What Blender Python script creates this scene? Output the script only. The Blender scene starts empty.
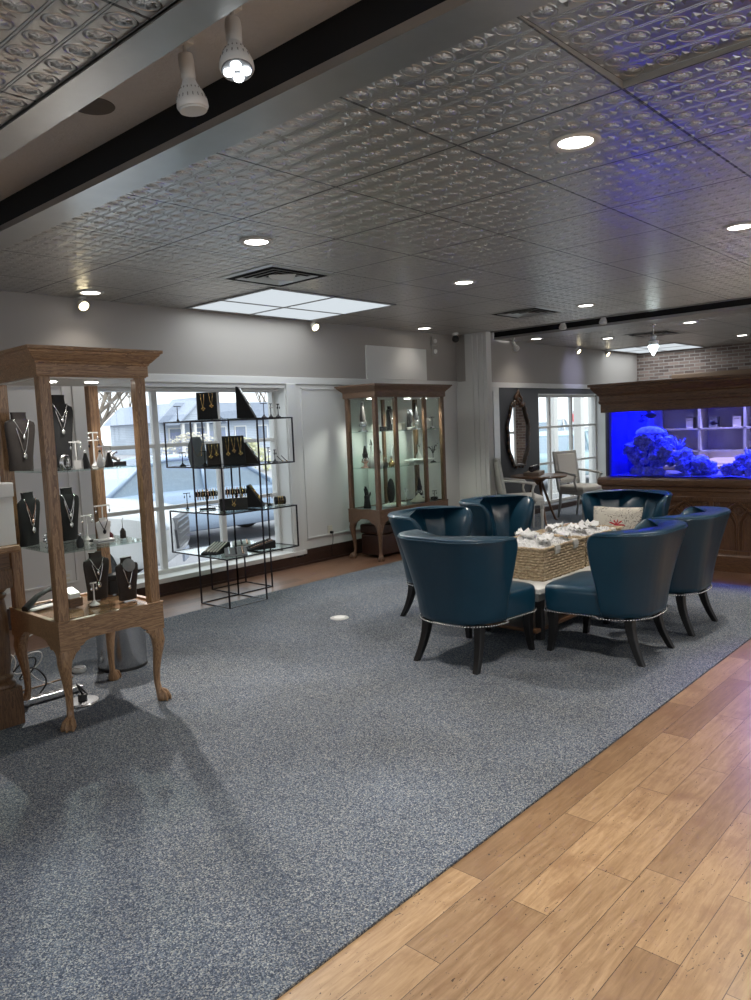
import bpy, math, random
from mathutils import Vector, Matrix, noise
random.seed(7)
PI = math.pi
S = bpy.context.scene
COL = S.collection
cos, sin = math.cos, math.sin

# ------------------------------------------------------------------ mesh builder
class MB:
    def __init__(s): s.v = []; s.f = []
    def box(s, x0, x1, y0, y1, z0, z1, M=None):
        b = len(s.v)
        for p in ((x0,y0,z0),(x1,y0,z0),(x1,y1,z0),(x0,y1,z0),(x0,y0,z1),(x1,y0,z1),(x1,y1,z1),(x0,y1,z1)):
            s.v.append(tuple(M @ Vector(p)) if M else p)
        for f in ((0,3,2,1),(4,5,6,7),(0,1,5,4),(1,2,6,5),(2,3,7,6),(3,0,4,7)): s.f.append([b+i for i in f])
        return s
    def loft(s, loops, cap0=True, cap1=True, closed=True):
        b = len(s.v); n = len(loops[0])
        for L in loops: s.v += [tuple(p) for p in L]
        for i in range(len(loops)-1):
            for j in range(n if closed else n-1):
                k = (j+1) % n
                s.f.append([b+i*n+j, b+i*n+k, b+(i+1)*n+k, b+(i+1)*n+j])
        if cap0: s.f.append([b+j for j in range(n)][::-1])
        if cap1: s.f.append([b+(len(loops)-1)*n+j for j in range(n)])
        return s
    def lathe(s, prof, c=(0,0,0), n=20, M=None):
        loops = []
        for r, z in prof:
            L = []
            for j in range(n):
                a = 2*PI*j/n; p = Vector((r*cos(a), r*sin(a), z))
                if M: p = M @ p
                L.append(tuple(p + Vector(c)))
            loops.append(L)
        return s.loft(loops)
    def cyl(s, p0, p1, r0, r1=None, n=12):
        r1 = r0 if r1 is None else r1
        p0, p1 = Vector(p0), Vector(p1); d = (p1-p0)
        q = d.normalized().to_track_quat('Z', 'Y')
        L = []
        for p, r in ((p0, r0), (p1, r1)):
            L.append([tuple(p + q @ Vector((r*cos(2*PI*j/n), r*sin(2*PI*j/n), 0))) for j in range(n)])
        return s.loft(L)
    def tube(s, pts, r, n=6, closed=False):
        pts = [Vector(p) for p in pts]; loops = []; N = len(pts)
        rr = r if isinstance(r, (list, tuple)) else [r]*N
        up = None
        for i, p in enumerate(pts):
            if closed: d = pts[(i+1) % N] - pts[i-1]
            else: d = pts[min(i+1, N-1)] - pts[max(i-1, 0)]
            if d.length < 1e-9: d = Vector((0,0,1))
            d.normalize()
            if up is None:
                up = Vector((0,0,1)) if abs(d.z) < .9 else Vector((1,0,0))
            a = d.cross(up)
            if a.length < 1e-5: a = d.orthogonal()
            a.normalize(); c = a.cross(d); up = c
            loops.append([tuple(p + a*(rr[i]*cos(2*PI*j/n)) + c*(rr[i]*sin(2*PI*j/n))) for j in range(n)])
        if closed: loops.append(loops[0]); return s.loft(loops, False, False)
        return s.loft(loops)
    def ball(s, c, r, n=10, m=7, sc=(1,1,1), M=None):
        loops = []
        for i in range(m+1):
            t = -PI/2 + PI*i/m
            rr = max(cos(t), 1e-3)
            L = []
            for j in range(n):
                p = Vector((r*sc[0]*rr*cos(2*PI*j/n), r*sc[1]*rr*sin(2*PI*j/n), r*sc[2]*sin(t)))
                if M: p = M @ p
                L.append(tuple(p + Vector(c)))
            loops.append(L)
        return s.loft(loops)
    def prism(s, poly, a, b, axis='z'):
        # polygon in the plane across `axis`, extruded from a to b
        def P(u, v, w):
            return (u, v, w) if axis == 'z' else (u, w, v) if axis == 'y' else (w, u, v)
        return s.loft([[P(u, v, a) for u, v in poly], [P(u, v, b) for u, v in poly]])
    def build(s, name, m, parent=None, smooth=False, bevel=0, sub=0, loc=None, seg=2, fix=True):
        me = bpy.data.meshes.new(name)
        me.from_pydata(s.v, [], s.f); me.update()
        if fix:
            import bmesh
            bm = bmesh.new(); bm.from_mesh(me); bmesh.ops.recalc_face_normals(bm, faces=bm.faces); bm.to_mesh(me); bm.free()
        if m: me.materials.append(m)
        o = bpy.data.objects.new(name, me); COL.objects.link(o)
        if smooth:
            me.polygons.foreach_set('use_smooth', [True]*len(me.polygons))
            if smooth != 'all':
                me.set_sharp_from_angle(angle=math.radians(40))
        if parent: o.parent = parent
        if loc: o.location = loc
        if bevel:
            b = o.modifiers.new('Bevel', 'BEVEL'); b.width = bevel; b.segments = seg; b.limit_method = 'ANGLE'; b.angle_limit = math.radians(40)
        if sub:
            b = o.modifiers.new('Sub', 'SUBSURF'); b.levels = sub; b.render_levels = sub
        return o

def tag(o, label=None, cat=None, group=None, kind=None):
    if label: o['label'] = label
    if cat: o['category'] = cat
    if group: o['group'] = group
    if kind: o['kind'] = kind
    return o
def thing(name, label, cat, loc=(0,0,0), rz=0, group=None):
    o = bpy.data.objects.new(name, None); COL.objects.link(o)
    o.empty_display_size = .1
    o.location = loc; o.rotation_euler = (0, 0, rz)
    return tag(o, label, cat, group)
def struct(name, mb, m, label=None, **k):
    o = mb.build(name, m, **k); o['kind'] = 'structure'
    if label: o['label'] = label
    return o

# ------------------------------------------------------------------ materials
class NT:
    def __init__(s, name):
        s.m = bpy.data.materials.new(name); s.m.use_nodes = True
        s.t = s.m.node_tree; s.t.nodes.clear()
        s.out = s.t.nodes.new('ShaderNodeOutputMaterial')
    def n(s, typ, **k):
        x = s.t.nodes.new(typ)
        for a, b in k.items(): setattr(x, a, b)
        return x
    def l(s, a, b): s.t.links.new(a, b)
    def val(s, inp, v):
        if hasattr(v, 'is_output'): s.l(v, inp)
        else: inp.default_value = v
    def math(s, op, a, b=0.0, c=None):
        x = s.n('ShaderNodeMath', operation=op); s.val(x.inputs[0], a); s.val(x.inputs[1], b)
        if c is not None: s.val(x.inputs[2], c)
        return x.outputs[0]
    def coord(s, which='Object'):
        return s.n('ShaderNodeTexCoord').outputs[which]
    def sep(s, v):
        x = s.n('ShaderNodeSeparateXYZ'); s.l(v, x.inputs[0]); return x.outputs
    def comb(s, a, b, c=0.0):
        x = s.n('ShaderNodeCombineXYZ'); s.val(x.inputs[0], a); s.val(x.inputs[1], b); s.val(x.inputs[2], c); return x.outputs[0]
    def mapping(s, v, sc=(1,1,1), rot=(0,0,0), loc=(0,0,0)):
        x = s.n('ShaderNodeMapping'); s.l(v, x.inputs[0]); x.inputs['Scale'].default_value = sc
        x.inputs['Rotation'].default_value = rot; x.inputs['Location'].default_value = loc; return x.outputs[0]
    def noise(s, v, scale=5, detail=4, rough=.55, dist=0):
        x = s.n('ShaderNodeTexNoise'); s.l(v, x.inputs['Vector'])
        x.inputs['Scale'].default_value = scale; x.inputs['Detail'].default_value = detail
        x.inputs['Roughness'].default_value = rough; x.inputs['Distortion'].default_value = dist
        return x.outputs[0]
    def white(s, v):
        x = s.n('ShaderNodeTexWhiteNoise', noise_dimensions='3D'); s.l(v, x.inputs['Vector']); return x.outputs[0]
    def ramp(s, f, stops, interp='LINEAR'):
        x = s.n('ShaderNodeValToRGB'); x.color_ramp.interpolation = interp
        e = x.color_ramp.elements
        while len(e) < len(stops): e.new(.5)
        for i, (p, c) in enumerate(stops):
            e[i].position = p; e[i].color = (*c, 1) if len(c) == 3 else c
        s.l(f, x.inputs[0]); return x.outputs[0]
    def mix(s, f, a, b, blend='MIX'):
        x = s.n('ShaderNodeMix', data_type='RGBA', blend_type=blend)
        s.val(x.inputs[0], f)
        for i, v in ((6, a), (7, b)):
            if hasattr(v, 'is_output'): s.l(v, x.inputs[i])
            else: x.inputs[i].default_value = (*v, 1)
        return x.outputs[2]
    def bump(s, h, strength=.3, dist=.01):
        x = s.n('ShaderNodeBump'); s.l(h, x.inputs['Height']); x.inputs['Strength'].default_value = strength
        x.inputs['Distance'].default_value = dist; return x.outputs[0]
    def bsdf(s, color, rough=.5, metal=0, spec=.5, normal=None, coat=0, trans=0, ior=1.5, emit=None, es=0, sheen=0):
        b = s.n('ShaderNodeBsdfPrincipled')
        if hasattr(color, 'is_output'): s.l(color, b.inputs['Base Color'])
        else: b.inputs['Base Color'].default_value = (*color, 1)
        s.val(b.inputs['Roughness'], rough); s.val(b.inputs['Metallic'], metal)
        b.inputs['Specular IOR Level'].default_value = spec; b.inputs['IOR'].default_value = ior
        b.inputs['Coat Weight'].default_value = coat; b.inputs['Coat Roughness'].default_value = .15
        b.inputs['Transmission Weight'].default_value = trans
        b.inputs['Sheen Weight'].default_value = sheen
        if emit: b.inputs['Emission Color'].default_value = (*emit, 1); b.inputs['Emission Strength'].default_value = es
        if normal is not None: s.l(normal, b.inputs['Normal'])
        s.l(b.outputs[0], s.out.inputs[0]); return b
def plain(name, c, rough=.5, metal=0, var=.08, sc=18, **k):
    t = NT(name); n = t.noise(t.coord(), sc, 3)
    col = t.mix(n, tuple(x*(1-var) for x in c), tuple(min(1, x*(1+var)) for x in c))
    t.bsdf(col, rough, metal, **k); return t.m
def emis(name, c, s):
    t = NT(name); e = t.n('ShaderNodeEmission'); e.inputs[0].default_value = (*c, 1); e.inputs[1].default_value = s
    t.l(e.outputs[0], t.out.inputs[0]); return t.m
def glass(name, tint=(1,1,1), refl=.9, rough=.0):
    t = NT(name); a = t.n('ShaderNodeBsdfTransparent'); a.inputs[0].default_value = (*tint, 1)
    g = t.n('ShaderNodeBsdfGlossy'); g.inputs['Roughness'].default_value = rough
    g.inputs['Color'].default_value = (refl, refl, refl, 1)
    f = t.n('ShaderNodeFresnel'); t.l(t.math('ADD', 1.45, t.math('MULTIPLY', t.n('ShaderNodeNewGeometry').outputs['Backfacing'], 1/1.45-1.45)), f.inputs[0])
    mx = t.n('ShaderNodeMixShader'); t.l(f.outputs[0], mx.inputs[0]); t.l(a.outputs[0], mx.inputs[1]); t.l(g.outputs[0], mx.inputs[2])
    t.l(mx.outputs[0], t.out.inputs[0]); return t.m
def wood(name, c0, c1, axis='z', rough=.4, sc=1.0, coat=.15):
    t = NT(name); v = t.coord()
    s = {'x': (1.2, 14, 14), 'y': (14, 1.2, 14), 'z': (14, 14, 1.2)}[axis]
    m = t.mapping(v, tuple(q*sc for q in s))
    n1 = t.noise(m, 2.2, 5, .6, 1.2)
    n2 = t.noise(t.mapping(v, tuple(q*sc*5 for q in s)), 4, 3)
    w = t.math('FRACT', t.math('MULTIPLY', n1, 7.0))
    g = t.math('ADD', t.math('MULTIPLY', w, .55), t.math('MULTIPLY', n2, .5))
    col = t.ramp(g, [(.15, c0), (.75, c1)])
    t.bsdf(col, rough, normal=t.bump(g, .12, .002), coat=coat); return t.m

OAKL, OAKD = (.40, .232, .115), (.12, .055, .024)
M = {}
for a in 'xyz':
    M['oakdark_'+a] = wood('oakdark_'+a, (.055, .026, .013), (.19, .105, .058), a)
    M['oak_'+a] = wood('oak_'+a, OAKD, OAKL, a)
    M['walnut_'+a] = wood('walnut_'+a, (.038, .017, .008), (.15, .072, .034), a, rough=.35)
M['oak_case_z'] = wood('oak_case_z', (.05, .022, .01), (.16, .08, .035), 'z')
M['oak_case_x'] = wood('oak_case_x', (.05, .022, .01), (.16, .08, .035), 'x')
M['deck'] = wood('deck', (.20, .10, .05), (.42, .25, .14), 'x', rough=.12, coat=.6)
M['white_paint'] = plain('white_paint', (.66, .65, .62), .45, var=.03, sc=3)
M['wall_white'] = plain('wall_white', (.68, .665, .635), .5, var=.05, sc=1.2)
M['wall_beige'] = plain('wall_beige', (.36, .33, .30), .7, var=.05, sc=1.0)
M['wall_dark'] = plain('wall_dark', (.075, .078, .085), .6, var=.05, sc=2)
M['base_dark'] = wood('base_dark', (.018, .008, .005), (.05, .022, .014), 'x', rough=.4)
M['black'] = plain('black', (.012, .012, .013), .5, var=.2)
M['black_metal'] = plain('black_metal', (.025, .02, .024), .35, .5)
M['black_paint'] = plain('black_paint', (.004, .004, .005), .9, var=.1, sc=4)
M['velvet'] = plain('velvet', (.008, .0075, .008), .85, var=.4, sc=60, sheen=.02)
M['velvet_brown'] = plain('velvet_brown', (.024, .017, .014), .75, var=.4, sc=60, sheen=.03)
M['velvet_grey'] = plain('velvet_grey', (.16, .17, .18), .8, var=.2, sc=80)
M['silver'] = plain('silver', (.75, .74, .72), .22, 1, var=.05)
M['gold'] = plain('gold', (.75, .5, .2), .25, 1, var=.05)
M['rosegold'] = plain('rosegold', (.7, .45, .35), .25, 1, var=.05)
M['steel'] = plain('steel', (.55, .55, .56), .25, 1, var=.08, sc=6)
M['pearl'] = plain('pearl', (.75, .72, .66), .3, var=.05)
M['white_plastic'] = plain('white_plastic', (.72, .71, .68), .4, var=.03)
M['ivory'] = plain('ivory', (.70, .66, .55), .5, var=.08)
M['offwhite_cloth'] = plain('offwhite_cloth', (.55, .53, .49), .9, var=.08, sc=120)
M['chair_frame'] = plain('chair_frame', (.42, .41, .38), .5, var=.15, sc=25)
M['leg_black'] = plain('leg_black', (.004, .0035, .0035), .42, var=.2)
M['brown_leather'] = plain('brown_leather', (.045, .018, .011), .4, var=.3, sc=15)
M['glass_window'] = glass('glass_window', (.97, .99, .99), .8)
M['glass_shelf'] = glass('glass_shelf', (.86, .94, .91), .9)
M['glass_case'] = glass('glass_case', (.95, .985, .97), .3)
M['glass_tank'] = glass('glass_tank', (.78, .77, 1), .5)
M['mirror'] = plain('mirror', (.9, .9, .9), .02, 1, var=.01)
M['red'] = plain('red', (.45, .02, .03), .5)
M['darkred'] = plain('darkred', (.10, .015, .02), .7)
M['trim_metal'] = plain('trim_metal', (.46, .455, .44), .30, .9, var=.12, sc=7)

def tin_mat():
    t = NT('pressed_tin'); v = t.coord(); x, y, z = t.sep(v)
    p = .735/6
    u = t.math('DIVIDE', t.math('SUBTRACT', x, 2.775), p); w = t.math('DIVIDE', t.math('SUBTRACT', y, 1.235), p)
    fu = t.math('SUBTRACT', t.math('FRACT', u), .5); fw = t.math('SUBTRACT', t.math('FRACT', w), .5)
    au, aw = t.math('ABSOLUTE', fu), t.math('ABSOLUTE', fw)
    r = t.math('SQRT', t.math('ADD', t.math('MULTIPLY', fu, fu), t.math('MULTIPLY', t.math('MULTIPLY', fw, fw), 1.5)))
    ang = t.math('ARCTAN2', fw, fu)
    petal = t.math('ADD', .27, t.math('MULTIPLY', t.math('COSINE', t.math('MULTIPLY', ang, 8.0)), .02))
    dome = t.math('SMOOTH_MIN', t.math('MAXIMUM', t.math('MULTIPLY', t.math('SUBTRACT', petal, r), 5.0), 0.0), 1.0, .4)
    seeds = t.noise(v, 170, 2)
    dome2 = t.math('MULTIPLY', dome, t.math('ADD', .55, t.math('MULTIPLY', seeds, .8)))
    ring = t.math('MAXIMUM', t.math('SUBTRACT', 1.0, t.math('MULTIPLY', t.math('ABSOLUTE', t.math('SUBTRACT', r, .37)), 22.0)), 0.0)
    rib1 = t.math('MAXIMUM', t.math('SUBTRACT', 1.0, t.math('MULTIPLY', t.math('ABSOLUTE', t.math('SUBTRACT', au, .455)), 34.0)), 0.0)
    dia = t.math('MAXIMUM', t.math('SUBTRACT', 1.0, t.math('MULTIPLY', t.math('ADD', t.math('SUBTRACT', .5, aw), t.math('MULTIPLY', au, .55)), 7.0)), 0.0)
    h = t.math('ADD', t.math('ADD', dome2, t.math('MULTIPLY', ring, .22)), t.math('ADD', t.math('MULTIPLY', rib1, .8), t.math('MULTIPLY', dia, .9)))
    # lay-in panel joints every six repeats
    ju = t.math('ABSOLUTE', t.math('SUBTRACT', t.math('FRACT', t.math('ADD', t.math('DIVIDE', u, 6.0), .5)), .5))
    jw = t.math('ABSOLUTE', t.math('SUBTRACT', t.math('FRACT', t.math('ADD', t.math('DIVIDE', w, 6.0), .5)), .5))
    j = t.math('LESS_THAN', t.math('MINIMUM', ju, jw), .0085)
    h = t.math('SUBTRACT', h, t.math('MULTIPLY', j, 1.5))
    n = t.noise(v, 3, 3)
    col = t.mix(n, (.50, .485, .465), (.60, .585, .56))
    col = t.mix(j, col, (.06, .06, .06))
    t.bsdf(col, t.math('ADD', .25, t.math('MULTIPLY', n, .1)), t.math('MULTIPLY', t.math('SUBTRACT', 1.0, j), .95), normal=t.bump(h, 1.0, .032)); return t.m
M['tin'] = tin_mat()

def floor_mat(name='plank_floor', c0=(.25, .135, .062), c1=(.46, .285, .15)):
    t = NT(name); v = t.coord(); x, y, z = t.sep(v)
    h = .128
    ry = t.math('DIVIDE', t.math('SUBTRACT', y, 1.503), h); row = t.math('FLOOR', ry)
    off = t.math('MULTIPLY', t.white(t.comb(row, 3.3, 0.0)), 7.0)
    L = .95
    cx = t.math('DIVIDE', t.math('ADD', x, off), L)
    ci = t.math('FLOOR', cx)
    idn = t.white(t.comb(row, ci, 1.0))
    fy = t.math('FRACT', ry); fx = t.math('FRACT', cx)
    ey = t.math('MULTIPLY', t.math('MINIMUM', fy, t.math('SUBTRACT', 1.0, fy)), h)
    ex = t.math('MULTIPLY', t.math('MINIMUM', fx, t.math('SUBTRACT', 1.0, fx)), L)
    seam = t.math('LESS_THAN', t.math('MINIMUM', ex, ey), .0011)
    vv = t.n('ShaderNodeVectorMath', operation='ADD'); t.l(v, vv.inputs[0]); t.l(t.comb(t.math('MULTIPLY', idn, 9.0), t.math('MULTIPLY', idn, 5.0)), vv.inputs[1])
    g = t.noise(t.mapping(vv.outputs[0], (3, 26, 8)), 2.0, 6, .65, .6)
    col = t.ramp(g, [(.25, c0), (.7, c1)])
    tone = t.ramp(idn, [(0, (.60, .52, .46)), (.5, (.88, .84, .80)), (1, (1.12, 1.08, 1.02))])
    col = t.mix(1.0, col, tone, 'MULTIPLY')
    blot = t.noise(vv.outputs[0], 5.5, 5, .6)
    col = t.mix(t.ramp(blot, [(.50, (0, 0, 0)), (.75, (.75, .75, .75))]), col, (.19, .095, .045))
    # worm marks and scrapes
    wm = t.noise(t.mapping(v, (38, 90, 10), (0, 0, .5)), 1.0, 2, .5, 1.5)
    msk = t.noise(v, 4.2, 2)
    pit = t.math('MULTIPLY', t.math('GREATER_THAN', wm, .69), t.math('GREATER_THAN', msk, .46))
    col = t.mix(pit, col, (.055, .028, .014))
    col = t.mix(seam, col, (.06, .03, .016))
    hgt = t.math('SUBTRACT', t.math('MULTIPLY', g, .25), t.math('ADD', seam, pit))
    t.bsdf(col, t.math('ADD', .24, t.math('MULTIPLY', g, .22)), normal=t.bump(hgt, .25, .002), coat=.1); return t.m
M['planks'] = floor_mat(c0=(.21, .122, .058), c1=(.41, .272, .150))
M['planks_red'] = floor_mat('red_planks', (.13, .066, .044), (.26, .15, .10))

def carpet_mat():
    t = NT('loop_carpet'); v = t.coord()
    vo = t.n('ShaderNodeTexVoronoi'); t.l(t.mapping(v, (1, 1, 1), (0, 0, .4)), vo.inputs['Vector']); vo.inputs['Scale'].default_value = 250
    r = t.sep(vo.outputs['Color'])
    col = t.ramp(r[0], [(0, (.042, .050, .068)), (.36, (.085, .099, .128)), (.66, (.15, .168, .20)), (.88, (.27, .265, .245)), (1, (.38, .38, .36))], 'LINEAR')
    big = t.noise(v, 1.6, 4)
    col = t.mix(big, t.mix(.0, col, col), col)
    tone = t.ramp(big, [(.3, (.88, .87, .85)), (.7, (1.08, 1.1, 1.13))])
    col = t.mix(1.0, col, tone, 'MULTIPLY')
    t.bsdf(col, .95, spec=.1, normal=t.bump(vo.outputs['Distance'], .5, .004)); return t.m
M['carpet'] = carpet_mat()

def leather_mat():
    t = NT('teal_leather'); v = t.coord()
    n = t.noise(v, 6, 4); f = t.noise(v, 220, 2)
    col = t.mix(n, (.003, .028, .053), (.0065, .044, .076))
    b = t.math('ADD', t.math('MULTIPLY', f, .15), t.noise(v, 16, 3))
    t.bsdf(col, t.math('ADD', .24, t.math('MULTIPLY', n, .16)), normal=t.bump(b, .12, .006), coat=.1, spec=.4); return t.m
M['leather'] = leather_mat()

def brick_mat():
    t = NT('old_brick'); v = t.coord(); x, y, z = t.sep(v)
    b = t.n('ShaderNodeTexBrick'); t.l(t.comb(y, z), b.inputs['Vector'])
    b.inputs['Scale'].default_value = 1; b.inputs['Brick Width'].default_value = .19; b.inputs['Row Height'].default_value = .06
    b.inputs['Mortar Size'].default_value = .007; b.inputs['Bias'].default_value = -.1
    b.inputs['Color1'].default_value = (.07, .036, .028, 1); b.inputs['Color2'].default_value = (.27, .19, .155, 1); b.inputs['Mortar'].default_value = (.30, .28, .26, 1)
    n = t.noise(v, 22, 4)
    col = t.mix(t.math('MULTIPLY', n, .35), b.outputs[0], (.34, .30, .27))
    t.bsdf(col, .85, normal=t.bump(t.math('ADD', t.math('MULTIPLY', n, .4), t.math('MULTIPLY', b.outputs['Fac'], -1.0)), .6, .01)); return t.m
M['brick'] = brick_mat()

def plaster_mat():
    t = NT('stipple_plaster'); v = t.coord(); n = t.noise(v, 38, 5, .7)
    t.bsdf(t.mix(n, (.56, .57, .58), (.66, .665, .67)), .8, normal=t.bump(n, .5, .01)); return t.m
M['plaster'] = plaster_mat()

def wicker_mat():
    t = NT('wicker'); v = t.coord(); n = t.noise(t.mapping(v, (40, 40, 90)), 1.2, 3)
    t.bsdf(t.ramp(n, [(.25, (.15, .10, .06)), (.5, (.42, .32, .20)), (.8, (.66, .55, .40))]), .75); return t.m
M['wicker'] = wicker_mat()

def pillow_mat():
    t = NT('pillow_print'); v = t.coord(); x, y, z = t.sep(v)
    base = t.mix(t.noise(v, 150, 2), (.48, .44, .37), (.62, .58, .50))
    d = t.n('ShaderNodeTexWave', wave_type='RINGS'); t.l(t.mapping(v, (1, 1, 1), loc=(.4, .05, .2)), d.inputs['Vector']); d.inputs['Scale'].default_value = 11; d.inputs['Distortion'].default_value = 14; d.inputs['Detail'].default_value = 1.5; d.inputs['Detail Scale'].default_value = 2.6
    line = t.math('GREATER_THAN', d.outputs['Fac'], .955)
    msk = t.math('GREATER_THAN', t.noise(v, 9, 2), .46)
    base = t.mix(t.math('MULTIPLY', line, msk), base, (.07, .05, .05))
    lf = t.n('ShaderNodeTexVoronoi'); t.l(v, lf.inputs['Vector']); lf.inputs['Scale'].default_value = 48
    leaf = t.math('MULTIPLY', t.math('LESS_THAN', lf.outputs['Distance'], .2), t.math('GREATER_THAN', t.noise(v, 12, 2), .52))
    base = t.mix(leaf, base, (.10, .08, .075))
    # red blossom in the middle of the lower edge
    dx = t.math('SUBTRACT', x, .02); dz = t.math('ADD', z, .045)
    ang = t.math('ARCTAN2', dz, dx)
    rad = t.math('SQRT', t.math('ADD', t.math('MULTIPLY', t.math('MULTIPLY', dx, dx), .45), t.math('MULTIPLY', dz, dz)))
    pet = t.math('ADD', .030, t.math('MULTIPLY', t.math('COSINE', t.math('MULTIPLY', ang, 9.0)), .018))
    fl = t.math('LESS_THAN', rad, pet)
    base = t.mix(fl, base, (.38, .02, .03))
    t.bsdf(base, .9); return t.m
M['pillow'] = pillow_mat()
# ------------------------------------------------------------------ the room
WY, CZ = 6.22, 2.675
XL, XR, YB = -4.0, 14.5, -4.6
struct('floor', MB().box(XL, XR, YB, 6.5, -.12, 0), M['planks'])
cp = MB()
cp.box(XL, 6.83, 1.503, 4.0, .0005, .009); cp.box(XL, 13.6, 4.0, 5.42, .0005, .009); cp.box(8.6, 13.6, 5.42, 6.2, .0005, .009)
struct('floor', MB().box(XL, 13.6, 5.42, WY, .0002, .004).box(6.83, 7.6, YB, 4.0, .0002, .004), M['planks_red'], label='reddish wood plank strip along the wall')
struct('floor', cp, M['carpet'], label='blue grey speckled loop carpet')

# ceiling: pressed tin lay-in panels, a plastered channel at each beam
TX0, TX1, TY0, TY1 = 2.055, 2.775, .50, 1.235
c = MB()
c.box(XL, 1.30, YB, WY, CZ, CZ+.02)
c.box(2.05, TX0, YB, WY, CZ, CZ+.02); c.box(TX1, 8.70, YB, WY, CZ, CZ+.02)
c.box(TX0, TX1, YB, TY0, CZ, CZ+.02); c.box(TX0, TX1, TY1, WY, CZ, CZ+.02)
c.box(9.93, XR, YB, WY, CZ, CZ+.02)
struct('ceiling', c, M['tin'], label='pressed tin panel ceiling')
c = MB(); c.box(1.30, 1.92, YB, WY, 2.833, 2.86); c.box(8.6, 9.6, YB, WY, 2.86, 2.90)
c.box(XL, 2.0, YB, WY, 2.97, 3.0)
struct('ceiling', c, M['plaster'], label='stippled plaster of the raised ceiling channel')
# tile that sits crooked in its grid
d = .004
dm = MB()
zc = {(0,0): .004, (1,0): .006, (1,1): .026, (0,1): .004}
L0 = [(TX0+d if i == 0 else TX1-d, TY0+d if j == 0 else TY1-d, CZ+zc[(i, j)]) for i, j in ((0,0),(1,0),(1,1),(0,1))]
dm.loft([L0, [(x, y, z+.006) for x, y, z in L0]])
struct('ceiling', dm, M['tin'], label='tin ceiling panel sitting crooked with one corner pushed up')
g = MB()
g.box(TX1-.003, TX1+.012, TY0, TY1+.012, CZ+.0005, CZ+.055); g.box(TX0, TX1+.012, TY1-.003, TY1+.012, CZ+.0005, CZ+.055)
struct('trim_1', g, plain('grid_metal', (.33, .315, .29), .5, .1), label='exposed ceiling grid rail above the crooked panel')
struct('ceiling', MB().box(TX0-.05, TX1+.05, TY0-.05, TY1+.05, CZ+.1, CZ+.12), M['black_paint'], label='black sheet standing in for the shade above the crooked panel')  # black sheet gives the shade in the gap above the tile

# beam faces and metal edge trims
def beam(x_edge0, x_edge1, x_face, x_lip, ztop, y1, i):
    if x_edge0 is not None:
        struct('trim_%d' % i, MB().box(x_edge0, x_edge1, YB, y1, CZ-.006, CZ+.004).box(x_edge1-.012, x_edge1, YB, y1, CZ, ztop).box(x_edge0, x_edge0+.012, YB, y1, CZ-.012, CZ+.004), M['trim_metal'], label='brushed metal edge strip along the near side of the ceiling channel')
    struct('trim_%d' % (i+1), MB().box(x_face, x_face+.02, YB, y1, CZ+.002, ztop), M['black_paint'], label='black painted beam face')
    struct('trim_%d' % (i+2), MB().box(x_face-.012, x_lip, YB, y1, CZ-.008, CZ+.003).box(x_face-.012, x_face, YB, y1, CZ+.003, CZ+.024), M['trim_metal'], label='brushed metal lip along the bottom of the black beam')
beam(1.30, 1.435, 1.889, 2.05, 2.84, WY, 2)
beam(8.66, 8.70, 9.50, 9.95, 2.88, 6.2, 5)

# walls (openings left for the two windows)
W1 = (3.22, 5.47, .165, 1.955); W2 = (10.74, 13.1, .09, 1.90)
w = MB()
def wall_seg(mb, x0, x1, z0, z1): mb.box(x0, x1, WY, WY+.26, z0, z1)
ZS = 2.04
lo = MB()
wall_seg(lo, XL-.2, W1[0], 0, ZS); wall_seg(lo, W1[1], 9.57, 0, ZS)
wall_seg(lo, W1[0], W1[1], 0, W1[2]); wall_seg(lo, W1[0], W1[1], W1[3], ZS)
struct('wall_back', lo, M['wall_white'], label='white lower wall around the shop window')
hi = MB(); wall_seg(hi, XL-.2, XR+.2, ZS, 2.97)
struct('wall_back', hi, M['wall_beige'], label='beige grey upper wall above the windows')
dk = MB(); wall_seg(dk, 9.57, W2[0], 0, ZS); wall_seg(dk, W2[0], W2[1], 0, W2[2]); wall_seg(dk, W2[0], W2[1], W2[3], ZS); wall_seg(dk, W2[1], XR+.2, 0, ZS)
struct('wall_back', dk, M['wall_dark'], label='charcoal painted wall behind the mirror')
br_ = MB().box(XR, XR+.2, YB, 2.0, 0, 2.8).box(XR, XR+.2, 3.45, WY, 0, 2.8).box(XR, XR+.2, 2.0, 3.45, 0, .5).box(XR, XR+.2, 2.0, 3.45, 2.0, 2.8)
struct('wall_right', br_, M['brick'], label='old brick wall')
wf = MB()
for y in (2.0, 2.70, 3.40): wf.box(XR-.02, XR+.12, y, y+.05, .5, 2.0)
for z in (.5, 1.2, 1.95): wf.box(XR-.015, XR+.11, 2.05, 3.40, z, z+.05)
w3 = struct('window_3', wf, M['white_paint'], label='white window in the brick wall')
MB().box(XR+.05, XR+.055, 2.05, 3.4, .55, 1.95).build('pane', M['glass_window'], w3)
fw_ = MB(); fw_.box(XL-.2, XR+.2, YB-.2, YB, 2.4, 2.97); fw_.box(XL-.2, XR+.2, YB-.2, YB, 0, .45)  # unseen wall; its openings are added to let daylight in
xo = XL-.2
for a in (-3.4, .2, 3.8, 7.4, 11.0): fw_.box(xo, a, YB-.2, YB, .45, 2.4); xo = a+2.7
fw_.box(xo, XR+.2, YB-.2, YB, .45, 2.4)
struct('wall_front', fw_, M['wall_white'], label='white wall behind the camera with openings added to let in daylight')
lw_ = MB(); lw_.box(XL-.2, XL, YB, WY, 2.4, 2.97); lw_.box(XL-.2, XL, YB, WY, 0, .45); lw_.box(XL-.2, XL, YB, -3.6, .45, 2.4); lw_.box(XL-.2, XL, -.6, 1.0, .45, 2.4); lw_.box(XL-.2, XL, 4.0, WY, .45, 2.4)  # unseen side wall, cut open to admit more daylight
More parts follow.
